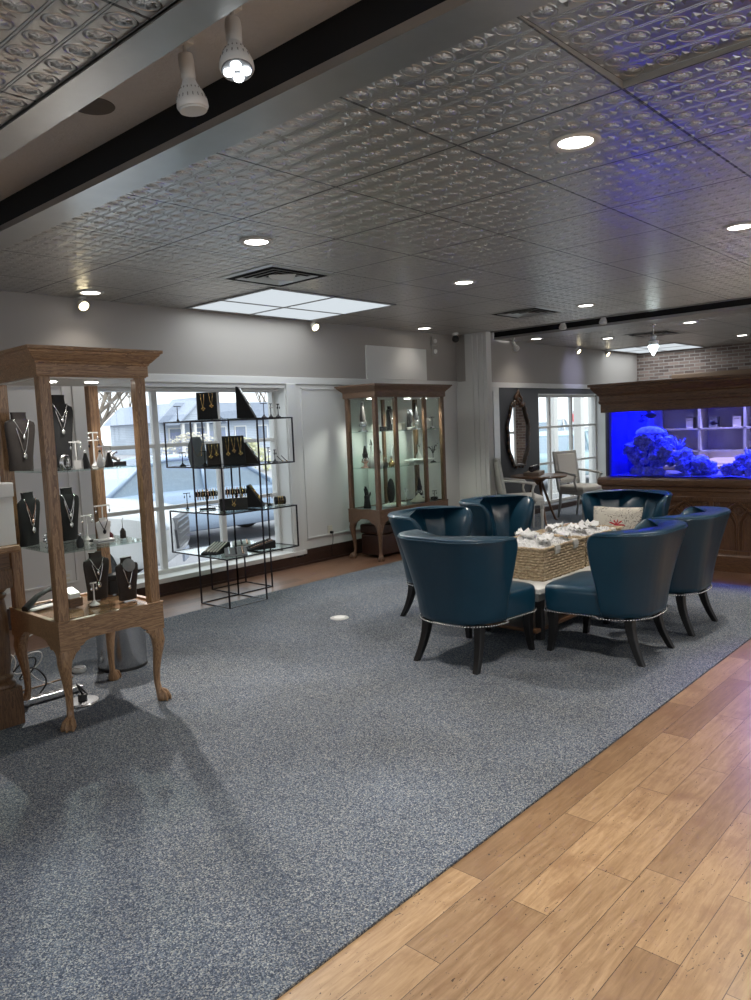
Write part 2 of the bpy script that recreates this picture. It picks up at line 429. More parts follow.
struct('wall_left', lw_, M['wall_white'], label='white wall left of the camera with openings added for daylight')
# pier between the two windows, with its white pilaster
struct('wall_pier', MB().box(8.58, 8.64, 5.74, WY, 0, CZ), M['wall_beige'], label='beige pier between the windows')
pl = MB().box(8.545, 8.66, 5.705, 6.05, 0, CZ-.001)
for y in (5.76, 5.84, 5.92): pl.box(8.53, 8.55, y, y+.045, .2, CZ-.03)
struct('wall_pier', pl, M['wall_white'], label='white fluted pilaster on the pier', bevel=.004)
struct('wall_pier', MB().box(8.565, 8.58, 6.05, WY, 0, 2.05), M['wall_white'], label='white panelled lower face of the pier')
# rails, casings, boards
t = MB(); t.box(XL, 8.58, WY-.018, WY, 1.985, 2.06); t.box(9.03, XR, WY-.018, WY, 1.985, 2.06)
struct('trim_8', t, M['wall_white'], label='white rail along the wall above the windows', bevel=.004)
t = MB(); t.box(5.47, 5.60, WY-.022, WY, .10, 1.99); t.box(3.09, 3.22, WY-.022, WY, .10, 1.99); t.box(3.05, 5.64, WY-.03, WY+.2, .125, .172)
struct('trim_9', t, M['white_paint'], label='white casing and sill around the shop window', bevel=.004)
t = MB(); t.box(9.36, 9.575, WY-.03, WY, .0, 1.99); t.box(9.40, 9.53, WY-.045, WY-.03, .15, 1.93)
struct('trim_10', t, plain('gloss_white', (.70, .70, .68), .15), label='glossy white door post left of the charcoal wall', bevel=.004)
struct('trim_11', MB().box(6.75, 7.90, WY-.02, WY, 2.06, 2.46), M['wall_white'], label='white boxed panel above the tall glass case', bevel=.004)
t = MB()
for (a, b) in ((5.68, 6.72), (2.20, 3.02)):
    for q in ((a, a+.02, .30, 1.95), (b-.02, b, .30, 1.95), (a, b, 1.93, 1.95), (a, b, .28, .30)): t.box(q[0], q[1], WY-.012, WY, q[2], q[3])
struct('trim_12', t, M['wall_white'], label='thin raised panel mouldings on the white wall', bevel=.003)
b = MB(); b.box(XL, 3.05, WY-.02, WY, 0, .172); b.box(3.05, 8.58, WY-.022, WY, 0, .125); b.box(5.64, 8.58, WY-.021, WY, .12, .172); b.box(XL, 8.58, WY-.03, WY-.02, 0, .03)
struct('baseboard_back', b, M['base_dark'], bevel=.003)
struct('baseboard_back', MB().box(9.58, XR, WY-.02, WY, 0, .085), M['base_dark'], bevel=.003)

# windows: frame, muntins, glass; pane rectangles
def window(i, x0, x1, z0, z1, vs, hs, yg, label):
    f = MB(); e = .045
    f.box(x0, x0+e, yg-.03, yg+.05, z0, z1); f.box(x1-e, x1, yg-.03, yg+.05, z0, z1)
    f.box(x0, x1, yg-.03, yg+.05, z0, z0+e); f.box(x0, x1, yg-.03, yg+.05, z1-e, z1)
    o = struct('window_%d' % i, f, M['white_paint'], label=label, bevel=.003)
    for v in vs: MB().box(v-.03, v+.03, yg-.02, yg+.03, z0+e, z1-e).build('muntin', M['white_paint'], o, bevel=.003)
    for h in hs: MB().box(x0+e, x1-e, yg-.018, yg+.028, h-.018, h+.018).build('muntin', M['white_paint'], o, bevel=.003)
    MB().box(x0+e, x1-e, yg+.008, yg+.012, z0+e, z1-e).build('pane', M['glass_window'], o)
    rv = MB(); rv.box(x0, x0+.012, WY+.001, yg-.03, z0, z1); rv.box(x1-.012, x1, WY+.001, yg-.03, z0, z1); rv.box(x0, x1, WY+.001, yg-.03, z1-.012, z1)
    rv.build('reveal', M['white_paint'], o)
    return o
window(1, W1[0], W1[1], W1[2], W1[3], (3.985, 4.705), (.80, 1.40), 6.42, 'white shop window with nine panes behind the black rack')
window(2, W2[0], W2[1], W2[2], W2[3], (11.42, 12.18), (.76, 1.36), 6.42, 'white window with grid panes behind the white armchair')
rb = thing('roller_blind', 'white roller blind box at the top of the shop window behind the black rack', 'blind', (4.33, 6.28, 1.915))
MB().box(-1.09, 1.08, -.035, .035, .0, .028).build('cassette', M['white_paint'], rb, bevel=.012)
MB().cyl((-1.08, 0, -.002), (1.08, 0, -.002), .008).build('hem_bar', M['white_plastic'], rb, smooth=True)

# ------------------------------------------------------------------ ceiling fixtures
LENS = emis('lens_glow', (1, .96, .88), 6)
def spot(x, y, z, power, size=120, blend=.7, color=(1, .95, .88), rot=(0, 0, 0), rad=.05):
    l = bpy.data.lights.new('spot', 'SPOT'); l.energy = power; l.spot_size = math.radians(size); l.spot_blend = blend; l.color = color; l.shadow_soft_size = rad
    o = bpy.data.objects.new('spot_light', l); COL.objects.link(o); o.location = (x, y, z); o.rotation_euler = rot; return o
def downlight(x, y, label, power=70, group='recessed ceiling downlights'):
    t = thing('recessed_downlight', label, 'ceiling light', (x, y, CZ), 0, group)
    MB().lathe([(.070, .001), (.104, .001), (.107, -.006), (.098, -.012), (.078, -.010), (.070, -.004)], n=28).build('trim_ring', M['white_paint'], t, smooth=True)
    MB().lathe([(.0015, -.003), (.073, -.003), (.073, -.007), (.0015, -.009)], n=24).build('lens', LENS, t, smooth=True)
    spot(x, y, CZ-.02, power)
DL = [
 (3.12, 1.60, 'large round recessed downlight nearest the camera in the tin ceiling', 75),
 (3.15, 3.78, 'round recessed downlight between the black beam and the square air vent', 75),
 (5.40, 3.81, 'round recessed downlight in mid ceiling above the blue chairs', 65),
 (3.16, 5.90, 'round recessed downlight left of the bright ceiling panels near the window wall', 8),
 (7.52, 5.92, 'round recessed downlight above the tall glass case by the pier', 3),
 (5.33, 1.60, 'round recessed downlight cut by the right edge of the photo', 75),
 (7.60, 3.81, 'round recessed downlight beside the second air vent near the far beam', 45),
 (10.28, 3.70, 'round recessed downlight just behind the far black beam', 40),
 (12.88, 3.83, 'far round recessed downlight in front of the brick wall at right', 40),
 (11.07, 5.20, 'round recessed downlight beside the far lit ceiling panel', 40),
 (10.0, 5.80, 'round recessed downlight right behind the end of the far black beam', 10),
]
for x, y, l, p in DL: downlight(x, y, l, p)
PD = 75
for x, y in ((.85, .1), (.85, -2.2), (3.12, -.6), (3.12, -2.8), (5.33, -.6), (7.6, -.6), (-1.3, .1), (7.6, 1.6)): spot(x, y, CZ-.02, PD)

# square supply vents
def vent(x, y, label, fan=False):
    t = thing('air_vent', label, 'air vent', (x, y, CZ))
    def ring(a, b, z0, z1):
        La = [(a, a), (-a, a), (-a, -a), (a, -a)]; Lb = [(b, b), (-b, b), (-b, -b), (b, -b)]
        return MB().loft([[(u, v, z0) for u, v in La], [(u, v, z1) for u, v in Lb], [(u, v, z1+.003) for u, v in Lb], [(u, v, z0+.003) for u, v in La], [(u, v, z0) for u, v in La]], False, False)
    MB().box(-.30, .30, -.30, .30, -.002, .0005).build('backing', M['black_paint'], t)
    ring(.325, .285, -.004, -.010).build('frame', M['trim_metal'], t)
    for a in (.225, .165, .105): ring(a, a-.035, -.012, -.004).build('louver', M['trim_metal'], t)
    MB().box(-.05, .05, -.05, .05, -.012, -.006).build('centre_plate', M['trim_metal'], t)
    if fan:
        m = MB()
        for k in range(12):
            a, b2 = k*.35, (k+1)*.35
        m.loft([[(.0, -.02, -.014), (.05, .03, -.014), (.02, .05, -.014), (-.04, .02, -.014)], [(.03, -.16, -.016), (.16, .02, -.016), (.02, .06, -.02), (-.10, -.02, -.018)], [(.02, -.20, -.012), (.20, .04, -.012), (.03, .07, -.014), (-.12, -.05, -.013)]])
        m.build('air_deflector', M['white_plastic'], t)
vent(3.965, 4.54, 'square metal air vent with a white deflector beside the bright ceiling panels', True)
vent(7.50, 4.48, 'square metal air vent in front of the far black beam')
vent(11.2, 4.54, 'small looking square air vent beyond the far black beam')

# lit ceiling panels
PANEL = emis('light_panel_glow', (.86, .94, 1.0), .46)
def panel(x0, x1, y0, y1, xm, ym, label):
    t = thing('light_panel', label, 'ceiling light', ((x0+x1)/2, (y0+y1)/2, CZ))
    cx, cy = (x0+x1)/2, (y0+y1)/2
    xs, ys = [x0-cx, xm-cx, x1-cx], [y0-cy, ym-cy, y1-cy]
    f = MB(); e = .016
    for x in xs: f.box(x-e, x+e, ys[0]-e, ys[2]+e, -.009, -.0005)
    for y in ys: f.box(xs[0], xs[2], y-e, y+e, -.009, -.0005)
    f.build('grid_frame', plain('grid_grey', (.30, .30, .30), .5), t)
    for i in (0, 1):
        for j in (0, 1): MB().box(xs[i]+e, xs[i+1]-e, ys[j]+e, ys[j+1]-e, -.005, -.0005).build('diffuser', PANEL, t)
    a = bpy.data.lights.new('panel', 'AREA'); a.shape = 'RECTANGLE'; a.size = x1-x0-.05; a.size_y = y1-y0-.05; a.energy = 10; a.color = (.86, .94, 1)
    o = bpy.data.objects.new('panel_light', a); COL.objects.link(o); o.location = (cx, cy, CZ-.02)
panel(4.24, 5.80, 4.93, 6.13, 4.98, 5.62, 'lit white ceiling panel of four squares above the shop window')
panel(13.0, 14.4, 4.92, 6.12, 13.7, 5.6, 'lit white ceiling panel far away next to the brick wall')

# track lamps in the channel
def track_lamp(loc, tilt, lit, label, sc=1.0, power=0):
    t = thing('track_lamp', label, 'track light', loc); t.scale = (sc, sc, sc)
    MB().box(-.018, .018, -.03, .03, -.03, 0).build('track_adapter', M['white_plastic'], t, bevel=.003)
    MB().cyl((0, 0, -.03), (0, 0, -.062), .007).build('stem', M['white_plastic'], t, smooth=True)
    R = Matrix.Translation((0, 0, -.058)) @ Matrix.Rotation(tilt[0], 4, 'X') @ Matrix.Rotation(tilt[1], 4, 'Y')
    MB().lathe([(.004, .004), (.024, 0), (.026, -.02), (.024, -.075), (.020, -.082), (.004, -.084)], n=18, M=R).build('lamp_holder', M['white_plastic'], t, smooth=True)
    MB().lathe([(.004, -.08), (.022, -.082), (.026, -.095), (.042, -.122), (.052, -.15), (.054, -.168), (.050, -.176), (.004, -.178)], n=24, M=R).build('bulb_body', M['white_plastic'], t, smooth=True)
    sl = MB()
    for k in range(18):
        a = 2*PI*k/18
        for z, r in ((-.112, .0372), (-.138, .0482)):
            p = Vector((r*cos(a), r*sin(a), z)); q = Vector((r*1.05*cos(a), r*1.05*sin(a), z-.012))
            sl.cyl(R @ p, R @ q, .002, n=4)
    sl.build('vent_slots', plain('slot_grey', (.25, .24, .22), .6), t)
    if lit:
        e = emis('led_glow', (.9, .96, 1), 6)
        MB().lathe([(.001, -.176), (.049, -.176), (.046, -.179), (.001, -.180)], n=24, M=R).build('bulb_face', plain('led_face', (.16, .17, .18), .3), t, smooth=True)
        for k in range(4):
            a = PI/4 + k*PI/2
            MB().lathe([(.001, -.179), (.0165, -.180), (.015, -.186), (.001, -.188)], c=(0,0,0), n=14, M=R @ Matrix.Translation((.026*cos(a), .026*sin(a), 0))).build('led_lens', e, t, smooth=True)
    else:
        MB().lathe([(.001, -.177), (.048, -.177), (.046, -.183), (.001, -.185)], n=24, M=R).build('bulb_face', plain('frosted_face', (.6, .6, .57), .3), t, smooth=True)
    if power:
        d = R.to_3x3() @ Vector((0, 0, -1)); p = Vector(loc) + (R @ Vector((0, 0, -.2)))*sc
        s = spot(p.x, p.y, p.z, power, 75, .5, (.92, .96, 1)); s.rotation_euler = d.to_track_quat('-Z', 'Y').to_euler()
track_lamp((1.615, 2.255, 2.833), (-.05, -.07), False, 'unlit white track lamp with slotted bulb hanging in the ceiling channel')
track_lamp((1.60, 1.975, 2.833), (-.25, .16), True, 'glowing white track lamp with four bright leds hanging in the ceiling channel', power=90)
struct('trim_13', MB().box(1.588, 1.622, YB, WY, 2.822, 2.833), M['white_plastic'], label='white lamp track fixed in the ceiling channel')
track_lamp((9.52, 5.90, CZ-.01), (.2, -.9), False, 'white track lamp at the wall end of the far black beam', .9)
track_lamp((9.05, 4.84, 2.85), (.1, .1), False, 'white track lamp peeping below the edge of the far beam, left one', .9)
track_lamp((9.05, 4.29, 2.85), (.1, .1), False, 'white track lamp peeping below the edge of the far beam, right one', .9)
for x, lab, on in ((3.20, 'small gimbal spotlight on the wall edge left of the bright ceiling panels', 1), (5.85, 'small yellowish gimbal spotlight on the wall edge below the bright ceiling panels', 1), (11.9, 'small gimbal spotlight above the far window, left one', 0), (13.0, 'small gimbal spotlight above the far window, right one', 0)):
    t = thing('wall_spotlight', lab, 'spotlight', (x, 6.12, CZ-.004))
    MB().lathe([(.003, 0), (.03, 0), (.03, -.012), (.003, -.014)], n=16).build('base_plate', M['white_plastic'], t, smooth=True)
    MB().cyl((0, 0, -.012), (0, .01, -.045), .008).build('arm', M['white_plastic'], t, smooth=True)
    R = Matrix.Translation((0, .005, -.06)) @ Matrix.Rotation(-.9, 4, 'X')
    MB().lathe([(.004, .04), (.025, .035), (.042, -.01), (.045, -.03), (.004, -.026)], n=18, M=R).build('lamp_head', M['ivory'], t, smooth=True)
    MB().lathe([(.001, -.0305), (.040, -.0305), (.038, -.034), (.001, -.036)], n=18, M=R).build('lens', emis('warm_lens', (1, .85, .55), 5), t, smooth=True)
s = spot(12.2, 4.7, 2.6, 30, 34, 1.0, (.55, .58, 1)); s.rotation_euler = (Vector((11.9, 6.2, 2.25))-Vector((12.2, 4.7, 2.6))).to_track_quat('-Z', 'Y').to_euler()
def aim(p, q, e, ang, col=(1, .95, .88), blend=.6):
    s_ = spot(p[0], p[1], p[2], e, ang, blend, col, rad=.035); s_.rotation_euler = (Vector(q)-Vector(p)).to_track_quat('-Z', 'Y').to_euler()
aim((3.20, 6.05, 2.58), (1.35, 2.3, 0), 260, 58)
aim((5.85, 6.05, 2.58), (4.4, 3.6, 0), 90, 50)
aim((7.25, 1.5, 1.53), (4.45, 1.12, 0), 170, 26, (.42, .30, 1), 1.0)  # added purple spot without a fixture, tints the plank floor at right
sp = MB().lathe([(.002, -.004), (.085, -.004), (.088, -.001), (.002, 0)], n=30).build('ceiling_speaker', plain('speaker_grey', (.13, .125, .12), .8), None, smooth=True, loc=(1.655, 2.96, 2.833))
tag(sp, 'round grey speaker grille in the plastered ceiling channel', 'speaker')
# pendant, camera, thermostats
t = thing('pendant_light', 'bright crystal pendant lamp hanging above the aquarium canopy', 'pendant lamp', (9.98, 4.06, CZ))
MB().lathe([(.002, 0), (.05, 0), (.045, -.02), (.002, -.025)], n=16).build('ceiling_rose', M['silver'], t, smooth=True)
MB().cyl((0, 0, -.02), (0, 0, -.14), .006).build('rod', M['silver'], t, smooth=True)
MB().lathe([(.01, -.14), (.05, -.16), (.03, -.2), (.07, -.22), (.075, -.25), (.06, -.28), (.01, -.285)], n=16).build('crystal_shade', plain('crystal', (.8, .85, .85), .1, spec=.8), t, smooth=True)
MB().lathe([(.002, -.285), (.07, -.287), (.05, -.33), (.015, -.40), (.002, -.41)], n=14).build('crystal_drop', emis('pendant_glow', (.85, 1, 1), 6), t, smooth=True)
t = thing('security_camera', 'small black dome security camera on the ceiling beside the pier', 'camera', (8.36, 6.06, CZ))
MB().lathe([(.002, 0), (.045, 0), (.04, -.025), (.002, -.03)], n=16).build('mount', M['white_plastic'], t, smooth=True)
MB().ball((0, 0, -.072), .048, 16, 10).build('dome', M['black'], t, smooth='all')
for z, lab in ((2.575, 'upper white thermostat box on the beige wall'), (2.44, 'lower white thermostat box on the beige wall with round dial')):
    t = thing('thermostat', lab, 'thermostat', (8.08, WY-.001, z))
    MB().box(-.055, .055, -.03, .002, -.055, .055).build('housing', plain('thermo_grey', (.35, .33, .30), .5), t, bevel=.006)
    MB().lathe([(.001, 0), (.03, 0), (.026, .014), (.001, .016)], n=18, M=Matrix.Translation((0, -.03, 0)) @ Matrix.Rotation(PI/2, 4, 'X')).build('dial', M['white_plastic'], t, smooth=True)
def outlet(x, lab, cord):
    t = thing('wall_outlet', lab, 'outlet', (x, WY-.001, .335))
    MB().box(-.036, .036, -.007, 0, -.057, .057).build('cover_plate', M['white_plastic'] if x < 4 else M['ivory'], t, bevel=.003)
    for z in (-.02, .02): MB().box(-.016, .016, -.0095, -.006, z-.013, z+.013).build('socket', M['ivory'], t, bevel=.003)
    if cord:
        pc = thing('power_plug', 'black plug and thin cord in the wall outlet left of the tall glass case', 'plug', (x, WY-.01, .315))
        MB().box(-.013, .013, -.04, -.001, -.014, .014).build('plug_body', M['black'], pc, bevel=.004)
        MB().tube([(0, -.03, -.01), (.004, -.035, -.05), (.0, -.03, -.12), (-.01, -.02, -.16), (-.015, -.025, -.27), (.12, -.03, -.29)], .003).build('cord', M['black'], pc, smooth=True)
outlet(6.03, 'ivory wall outlet with a black plug left of the tall glass case', True)
outlet(2.93, 'white wall outlet low on the white wall behind the near oak case', False)
t = thing('floor_outlet', 'round pale floor outlet cover in the blue carpet', 'floor outlet', (4.13, 4.20, .009))
MB().lathe([(.002, .0), (.075, 0), (.072, .005), (.055, .007), (.002, .007)], n=28).build('cover_ring', plain('disc_grey', (.45, .45, .43), .35, .4), t, smooth=True)
MB().lathe([(.002, .007), (.045, .007), (.044, .009), (.002, .0095)], n=24).build('lid', M['white_plastic'], t, smooth=True)
# ------------------------------------------------------------------ oak glass display cases
PUCK = emis('puck_glow', (1, .97, .9), 12)
def display_case(name, label, loc, rz, w, dp, ft, m, mull=False, shelves=(1.34, .925), glass_on=True, power=12):
    """origin at the middle of the floor footprint; front is -y"""
    t = thing(name, label, 'display cabinet', loc, rz)
    X, Y = w/2, dp/2
    AB, AT, PT = .42, .565, 1.81
    wx, wz = m
    def rect(o, z): return [(-X-o, -Y-o, z), (X+o, -Y-o, z), (X+o, Y+o, z), (-X-o, Y+o, z)]
    MB().loft([rect(.006, 1.812), rect(.006, 1.818), rect(.014, 1.818), rect(.014, 1.876), rect(.020, 1.879), rect(.022, 1.888), rect(.030, 1.893), rect(.056, 1.922), rect(.062, 1.926), rect(.064, 1.936), rect(.076, 1.940), rect(.076, 1.956)]).build('cornice', wx, t, bevel=.002)
    MB().box(-X+.02, X-.02, -Y+.02, Y-.02, 1.805, 1.815).build('ceiling_board', M['white_paint'], t)
    q = .024 if mull else .029
    for sx, sy in ((-1,-1),(1,-1),(1,1),(-1,1)):
        cx, cy = sx*(X-q), sy*(Y-q)
        MB().box(cx-q, cx+q, cy-q, cy+q, AT-.01, 1.815).build('post', wz, t, bevel=.004)
    if mull:
        for x in (-X+w*.29, X-w*.29): MB().box(x-.022, x+.022, -Y+.003, -Y+.045, AT, 1.815).build('post', wz, t, bevel=.004)
        MB().box(-.02, .02, Y-.04, Y-.005, AT, 1.815).build('post', wz, t, bevel=.004)
    # apron with scalloped lower edge on all four sides
    def scallop(L):
        pts = [(-L, AT), (L, AT), (L, AB)]
        s = [(L-.098, AB), (L-.106, AB+.014), (L-.123, AB+.019), (L-.136, AB+.034), (L-.158, AB+.042), (L-.20, AB+.047)]
        pts += s + [(-x, z) for x, z in s[::-1]] + [(-L, AB)]
        return pts
    a = MB()
    a.prism(scallop(X+.008), -Y-.008, -Y+.014, 'y'); a.prism(scallop(X+.008), Y-.014, Y+.008, 'y')
    a.prism(scallop(Y-.0145), -X-.008, -X+.014, 'x'); a.prism(scallop(Y-.0145), X-.014, X+.008, 'x')
    a.build('apron', wx, t)
    r = MB(); e = .02
    r.box(-X-.012, X+.012, -Y-.012, -Y+e, AT, AT+.012); r.box(-X-.012, X+.012, Y-e, Y+.012, AT, AT+.012); r.box(-X-.012, -X+e, -Y+e, Y-e, AT, AT+.012); r.box(X-e, X+.012, -Y+e, Y-e, AT, AT+.012)
    r.build('deck_rim', wx, t, bevel=.003)
    MB().box(-X+.015, X-.015, -Y+.015, Y-.015, AT-.03, AT+.002).build('deck', M['deck'] if not mull else M['velvet_grey'], t)
    # cabriole legs with claw feet
    for sx, sy in ((-1,-1),(1,-1),(1,1),(-1,1)):
        cx, cy = sx*(X-.03), sy*(Y-.03)
        L = []
        for z, o, rr, pw in ((.44, 0, .037, 4), (.40, .002, .038, 3), (.36, .009, .036, 2.5), (.31, .008, .030, 2), (.25, .001, .0245, 2), (.18, -.005, .0195, 2), (.11, -.006, .017, 2), (.075, -.002, .018, 2), (.058, .004, .024, 2), (.04, .011, .032, 2), (.02, .014, .034, 2), (.0, .012, .026, 2)):
            lp = []
            for j in range(16):
                an = 2*PI*j/16; k = (abs(cos(an))**pw+abs(sin(an))**pw)**(-1/pw)
                lp.append((cx+sx*o+rr*k*cos(an), cy+sy*o+rr*k*sin(an), z))
            L.append(lp)
        lg = MB().loft(L)
        a0 = math.atan2(sy, sx)
        for k in (-.75, 0, .75):
            dx, dy = cos(a0+k), sin(a0+k)
            lg.tube([(cx+sx*.004+dx*.014, cy+sy*.004+dy*.014, .068), (cx+sx*.011+dx*.03, cy+sy*.011+dy*.03, .05), (cx+sx*.013+dx*.04, cy+sy*.013+dy*.04, .025), (cx+sx*.013+dx*.040, cy+sy*.013+dy*.040, .004)], [.008, .010, .009, .006], 6)
        kb = Vector((cx+sx*.012, cy+sy*.012, .37))
        lg.build('leg', wz, t, smooth=True)
        br = MB()   # knee brackets beside the leg top
        br.prism([(cx-sx*.03, AB+.002), (cx-sx*.075, AB+.002), (cx-sx*.045, AB-.02), (cx-sx*.03, AB-.05)], cy+sy*.012, cy+sy*.03, 'y')
        br.build('knee_bracket', wz, t); br = MB()
        br.prism([(cy-sy*.03, AB+.002), (cy-sy*.075, AB+.002), (cy-sy*.045, AB-.02), (cy-sy*.03, AB-.05)], cx+sx*.012, cx+sx*.03, 'x')
        br.build('knee_bracket', wz, t)
    for z in shelves: MB().box(-X+.03, X-.03, -Y+.03, Y-.03, z-.008, z).build('glass_shelf', M['glass_shelf'], t)
    if glass_on:
        MB().box(-X+.04, X-.04, -Y+.02, -Y+.024, AT+.012, 1.81).build('glass_pane', M['glass_case'], t)
        MB().box(-X+.04, X-.04, Y-.024, Y-.02, AT+.012, 1.81).build('glass_pane', M['glass_case'], t)
        MB().box(-X+.02, -X+.024, -Y+.04, Y-.04, AT+.012, 1.81).build('glass_pane', M['glass_case'], t)
        MB().box(X-.024, X-.02, -Y+.04, Y-.04, AT+.012, 1.81).build('glass_pane', M['glass_case'], t)
    R = Matrix.Translation(loc) @ Matrix.Rotation(rz, 4, 'Z')
    for x in ((-X*.45, X*.35) if not mull else (-X*.8, 0.25*X, X*.75)):
        MB().lathe([(.001, 1.806), (.034, 1.806), (.034, 1.801), (.001, 1.798)], c=(x, -Y*.2, 0), n=18).build('puck_light', PUCK, t, smooth=True)
        p = R @ Vector((x, -Y*.2, 1.785)); spot(p.x, p.y, p.z, power, 130, .5, (1, 1, .95), rad=.03)
    return t
CA = (1.998, 4.045, 0)
case_a = display_case('display_case', 'oak display case on claw feet at the left with black necklace busts on glass shelves', CA, -.022, .578, .60, None, (M['oak_x'], M['oak_z']), power=3, glass_on=False)
CB = (6.80, 5.81, 0)
case_b = display_case('display_case', 'wide oak glass case on claw feet against the wall beside the pier', CB, 0, 1.24, .46, None, (M['oakdark_x'], M['oakdark_z']), mull=True, shelves=(1.44, 1.035), power=15)

# trunk stored beneath the far case
t = thing('storage_trunk', 'dark brown leather trunk stored under the wide glass case', 'trunk', (6.82, 5.86, 0))
MB().box(-.50, .50, -.15, .15, .03, .27).build('body', M['brown_leather'], t, bevel=.02, seg=3)
MB().box(-.51, .51, -.16, .16, .275, .385).build('lid', M['brown_leather'], t, bevel=.025, seg=3)
for x in (-.45, .45): MB().cyl((x, -.11, 0), (x, -.11, .035), .02).build('foot', M['leg_black'], t)

# ------------------------------------------------------------------ counter at the far left with turned half column
t = thing('display_counter', 'dark oak sales counter with turned corner column at the left edge', 'counter', (1.62, 4.06, 0))
MB().box(-2.2, -.10, .06, .62, .08, .90).build('body', M['oak_case_x'], t, bevel=.004)
MB().box(-2.2, -.03, .02, .66, .0, .10).build('plinth', M['oak_case_x'], t, bevel=.006)
MB().box(-2.22, .045, -.025, .68, .925, .962).build('countertop', M['oak_x'], t, bevel=.010, seg=3)
MB().box(-2.2, -.005, .005, .66, .83, .926).build('frieze', M['oak_case_x'], t, bevel=.004)
MB().box(-.175, .0, .0, .175, 0, .21).build('column_base', M['oak_case_z'], t, bevel=.004)
MB().box(-.175, .0, .0, .175, .74, .84).build('column_capital', M['oak_case_z'], t, bevel=.004)
MB().lathe([(.02, .205), (.083, .205), (.087, .22), (.083, .235), (.070, .245), (.078, .26), (.078, .27), (.064, .285), (.070, .34), (.074, .50), (.072, .62), (.064, .68), (.076, .695), (.076, .705), (.066, .715), (.082, .73), (.084, .745), (.02, .746)], c=(-.0875, .0875, 0), n=28).build('column', M['oak_case_z'], t, smooth=True)
t = thing('sign_holder', 'white upright box on the oak counter at the left edge', 'sign holder', (1.61, 4.12, .962))
MB().box(-.14, .05, -.05, .05, 0, .25).build('box_body', M['white_plastic'], t, bevel=.004)
MB().box(-.146, .056, -.056, .056, .25, .325).build('lid', M['white_plastic'], t, bevel=.006)

# ------------------------------------------------------------------ black open frame rack
RX, RY, U = 3.84, 5.22, .405
rack = thing('etagere_rack', 'black thin metal rack of offset open cubes with glass shelves before the shop window', 'display rack', (RX, RY, 0))
rb_ = .0056
ZL = [.0065, .43, .81, 1.205, 1.61]
def cube(i, j, z0, z1):
    x0, y0 = i*U, j*U; x1, y1 = x0+U, y0+U
    m = MB()
    for x in (x0, x1):
        for y in (y0, y1): m.box(x-rb_, x+rb_, y-rb_, y+rb_, z0-rb_, z1+rb_)
    for z in (z0, z1):
        for y in (y0, y1): m.box(x0, x1, y-rb_, y+rb_, z-rb_, z+rb_)
        for x in (x0, x1): m.box(x-rb_, x+rb_, y0, y1, z-rb_, z+rb_)
    m.build('cube_frame', M['black_metal'], rack)
for k in range(4):
    for i, j in (((0, 0), (1, 1)) if k % 2 == 0 else ((0, 1), (1, 0))): cube(i, j, ZL[k]+.002, ZL[k+1]-.002)
for z in ZL[1:]: MB().box(.008, 2*U-.008, .008, 2*U-.008, z-.001, z+.0055).build('glass_shelf', M['glass_shelf'], rack)
SZ = {k: ZL[k]+.0065 for k in range(5)}

# ------------------------------------------------------------------ teal tub chairs
def u_path(w, dr, xf, r, n=40):
    """right wing front -> round the back -> left wing front, evenly spaced"""
    r = min(r, w*.95, dr*.95); P = [(xf, -w)]
    P.append((-dr+r, -w))
    for k in range(1, 9): a = -PI/2 - k*PI/16; P.append((-dr+r+r*cos(a), -w+r+r*sin(a)))
    for k in range(0, 9): a = PI - k*PI/16; P.append((-dr+r+r*cos(a), w-r+r*sin(a)))
    P.append((xf, w))
    D = [0]
    for a, b in zip(P, P[1:]): D.append(D[-1]+math.hypot(b[0]-a[0], b[1]-a[1]))
    out = []
    for i in range(n+1):
        s = D[-1]*i/n; k = max(j for j in range(len(D)) if D[j] <= s+1e-9); k = min(k, len(P)-2)
        q = (s-D[k])/max(D[k+1]-D[k], 1e-9)
        out.append((P[k][0]+(P[k+1][0]-P[k][0])*q, P[k][1]+(P[k+1][1]-P[k][1])*q))
    return out
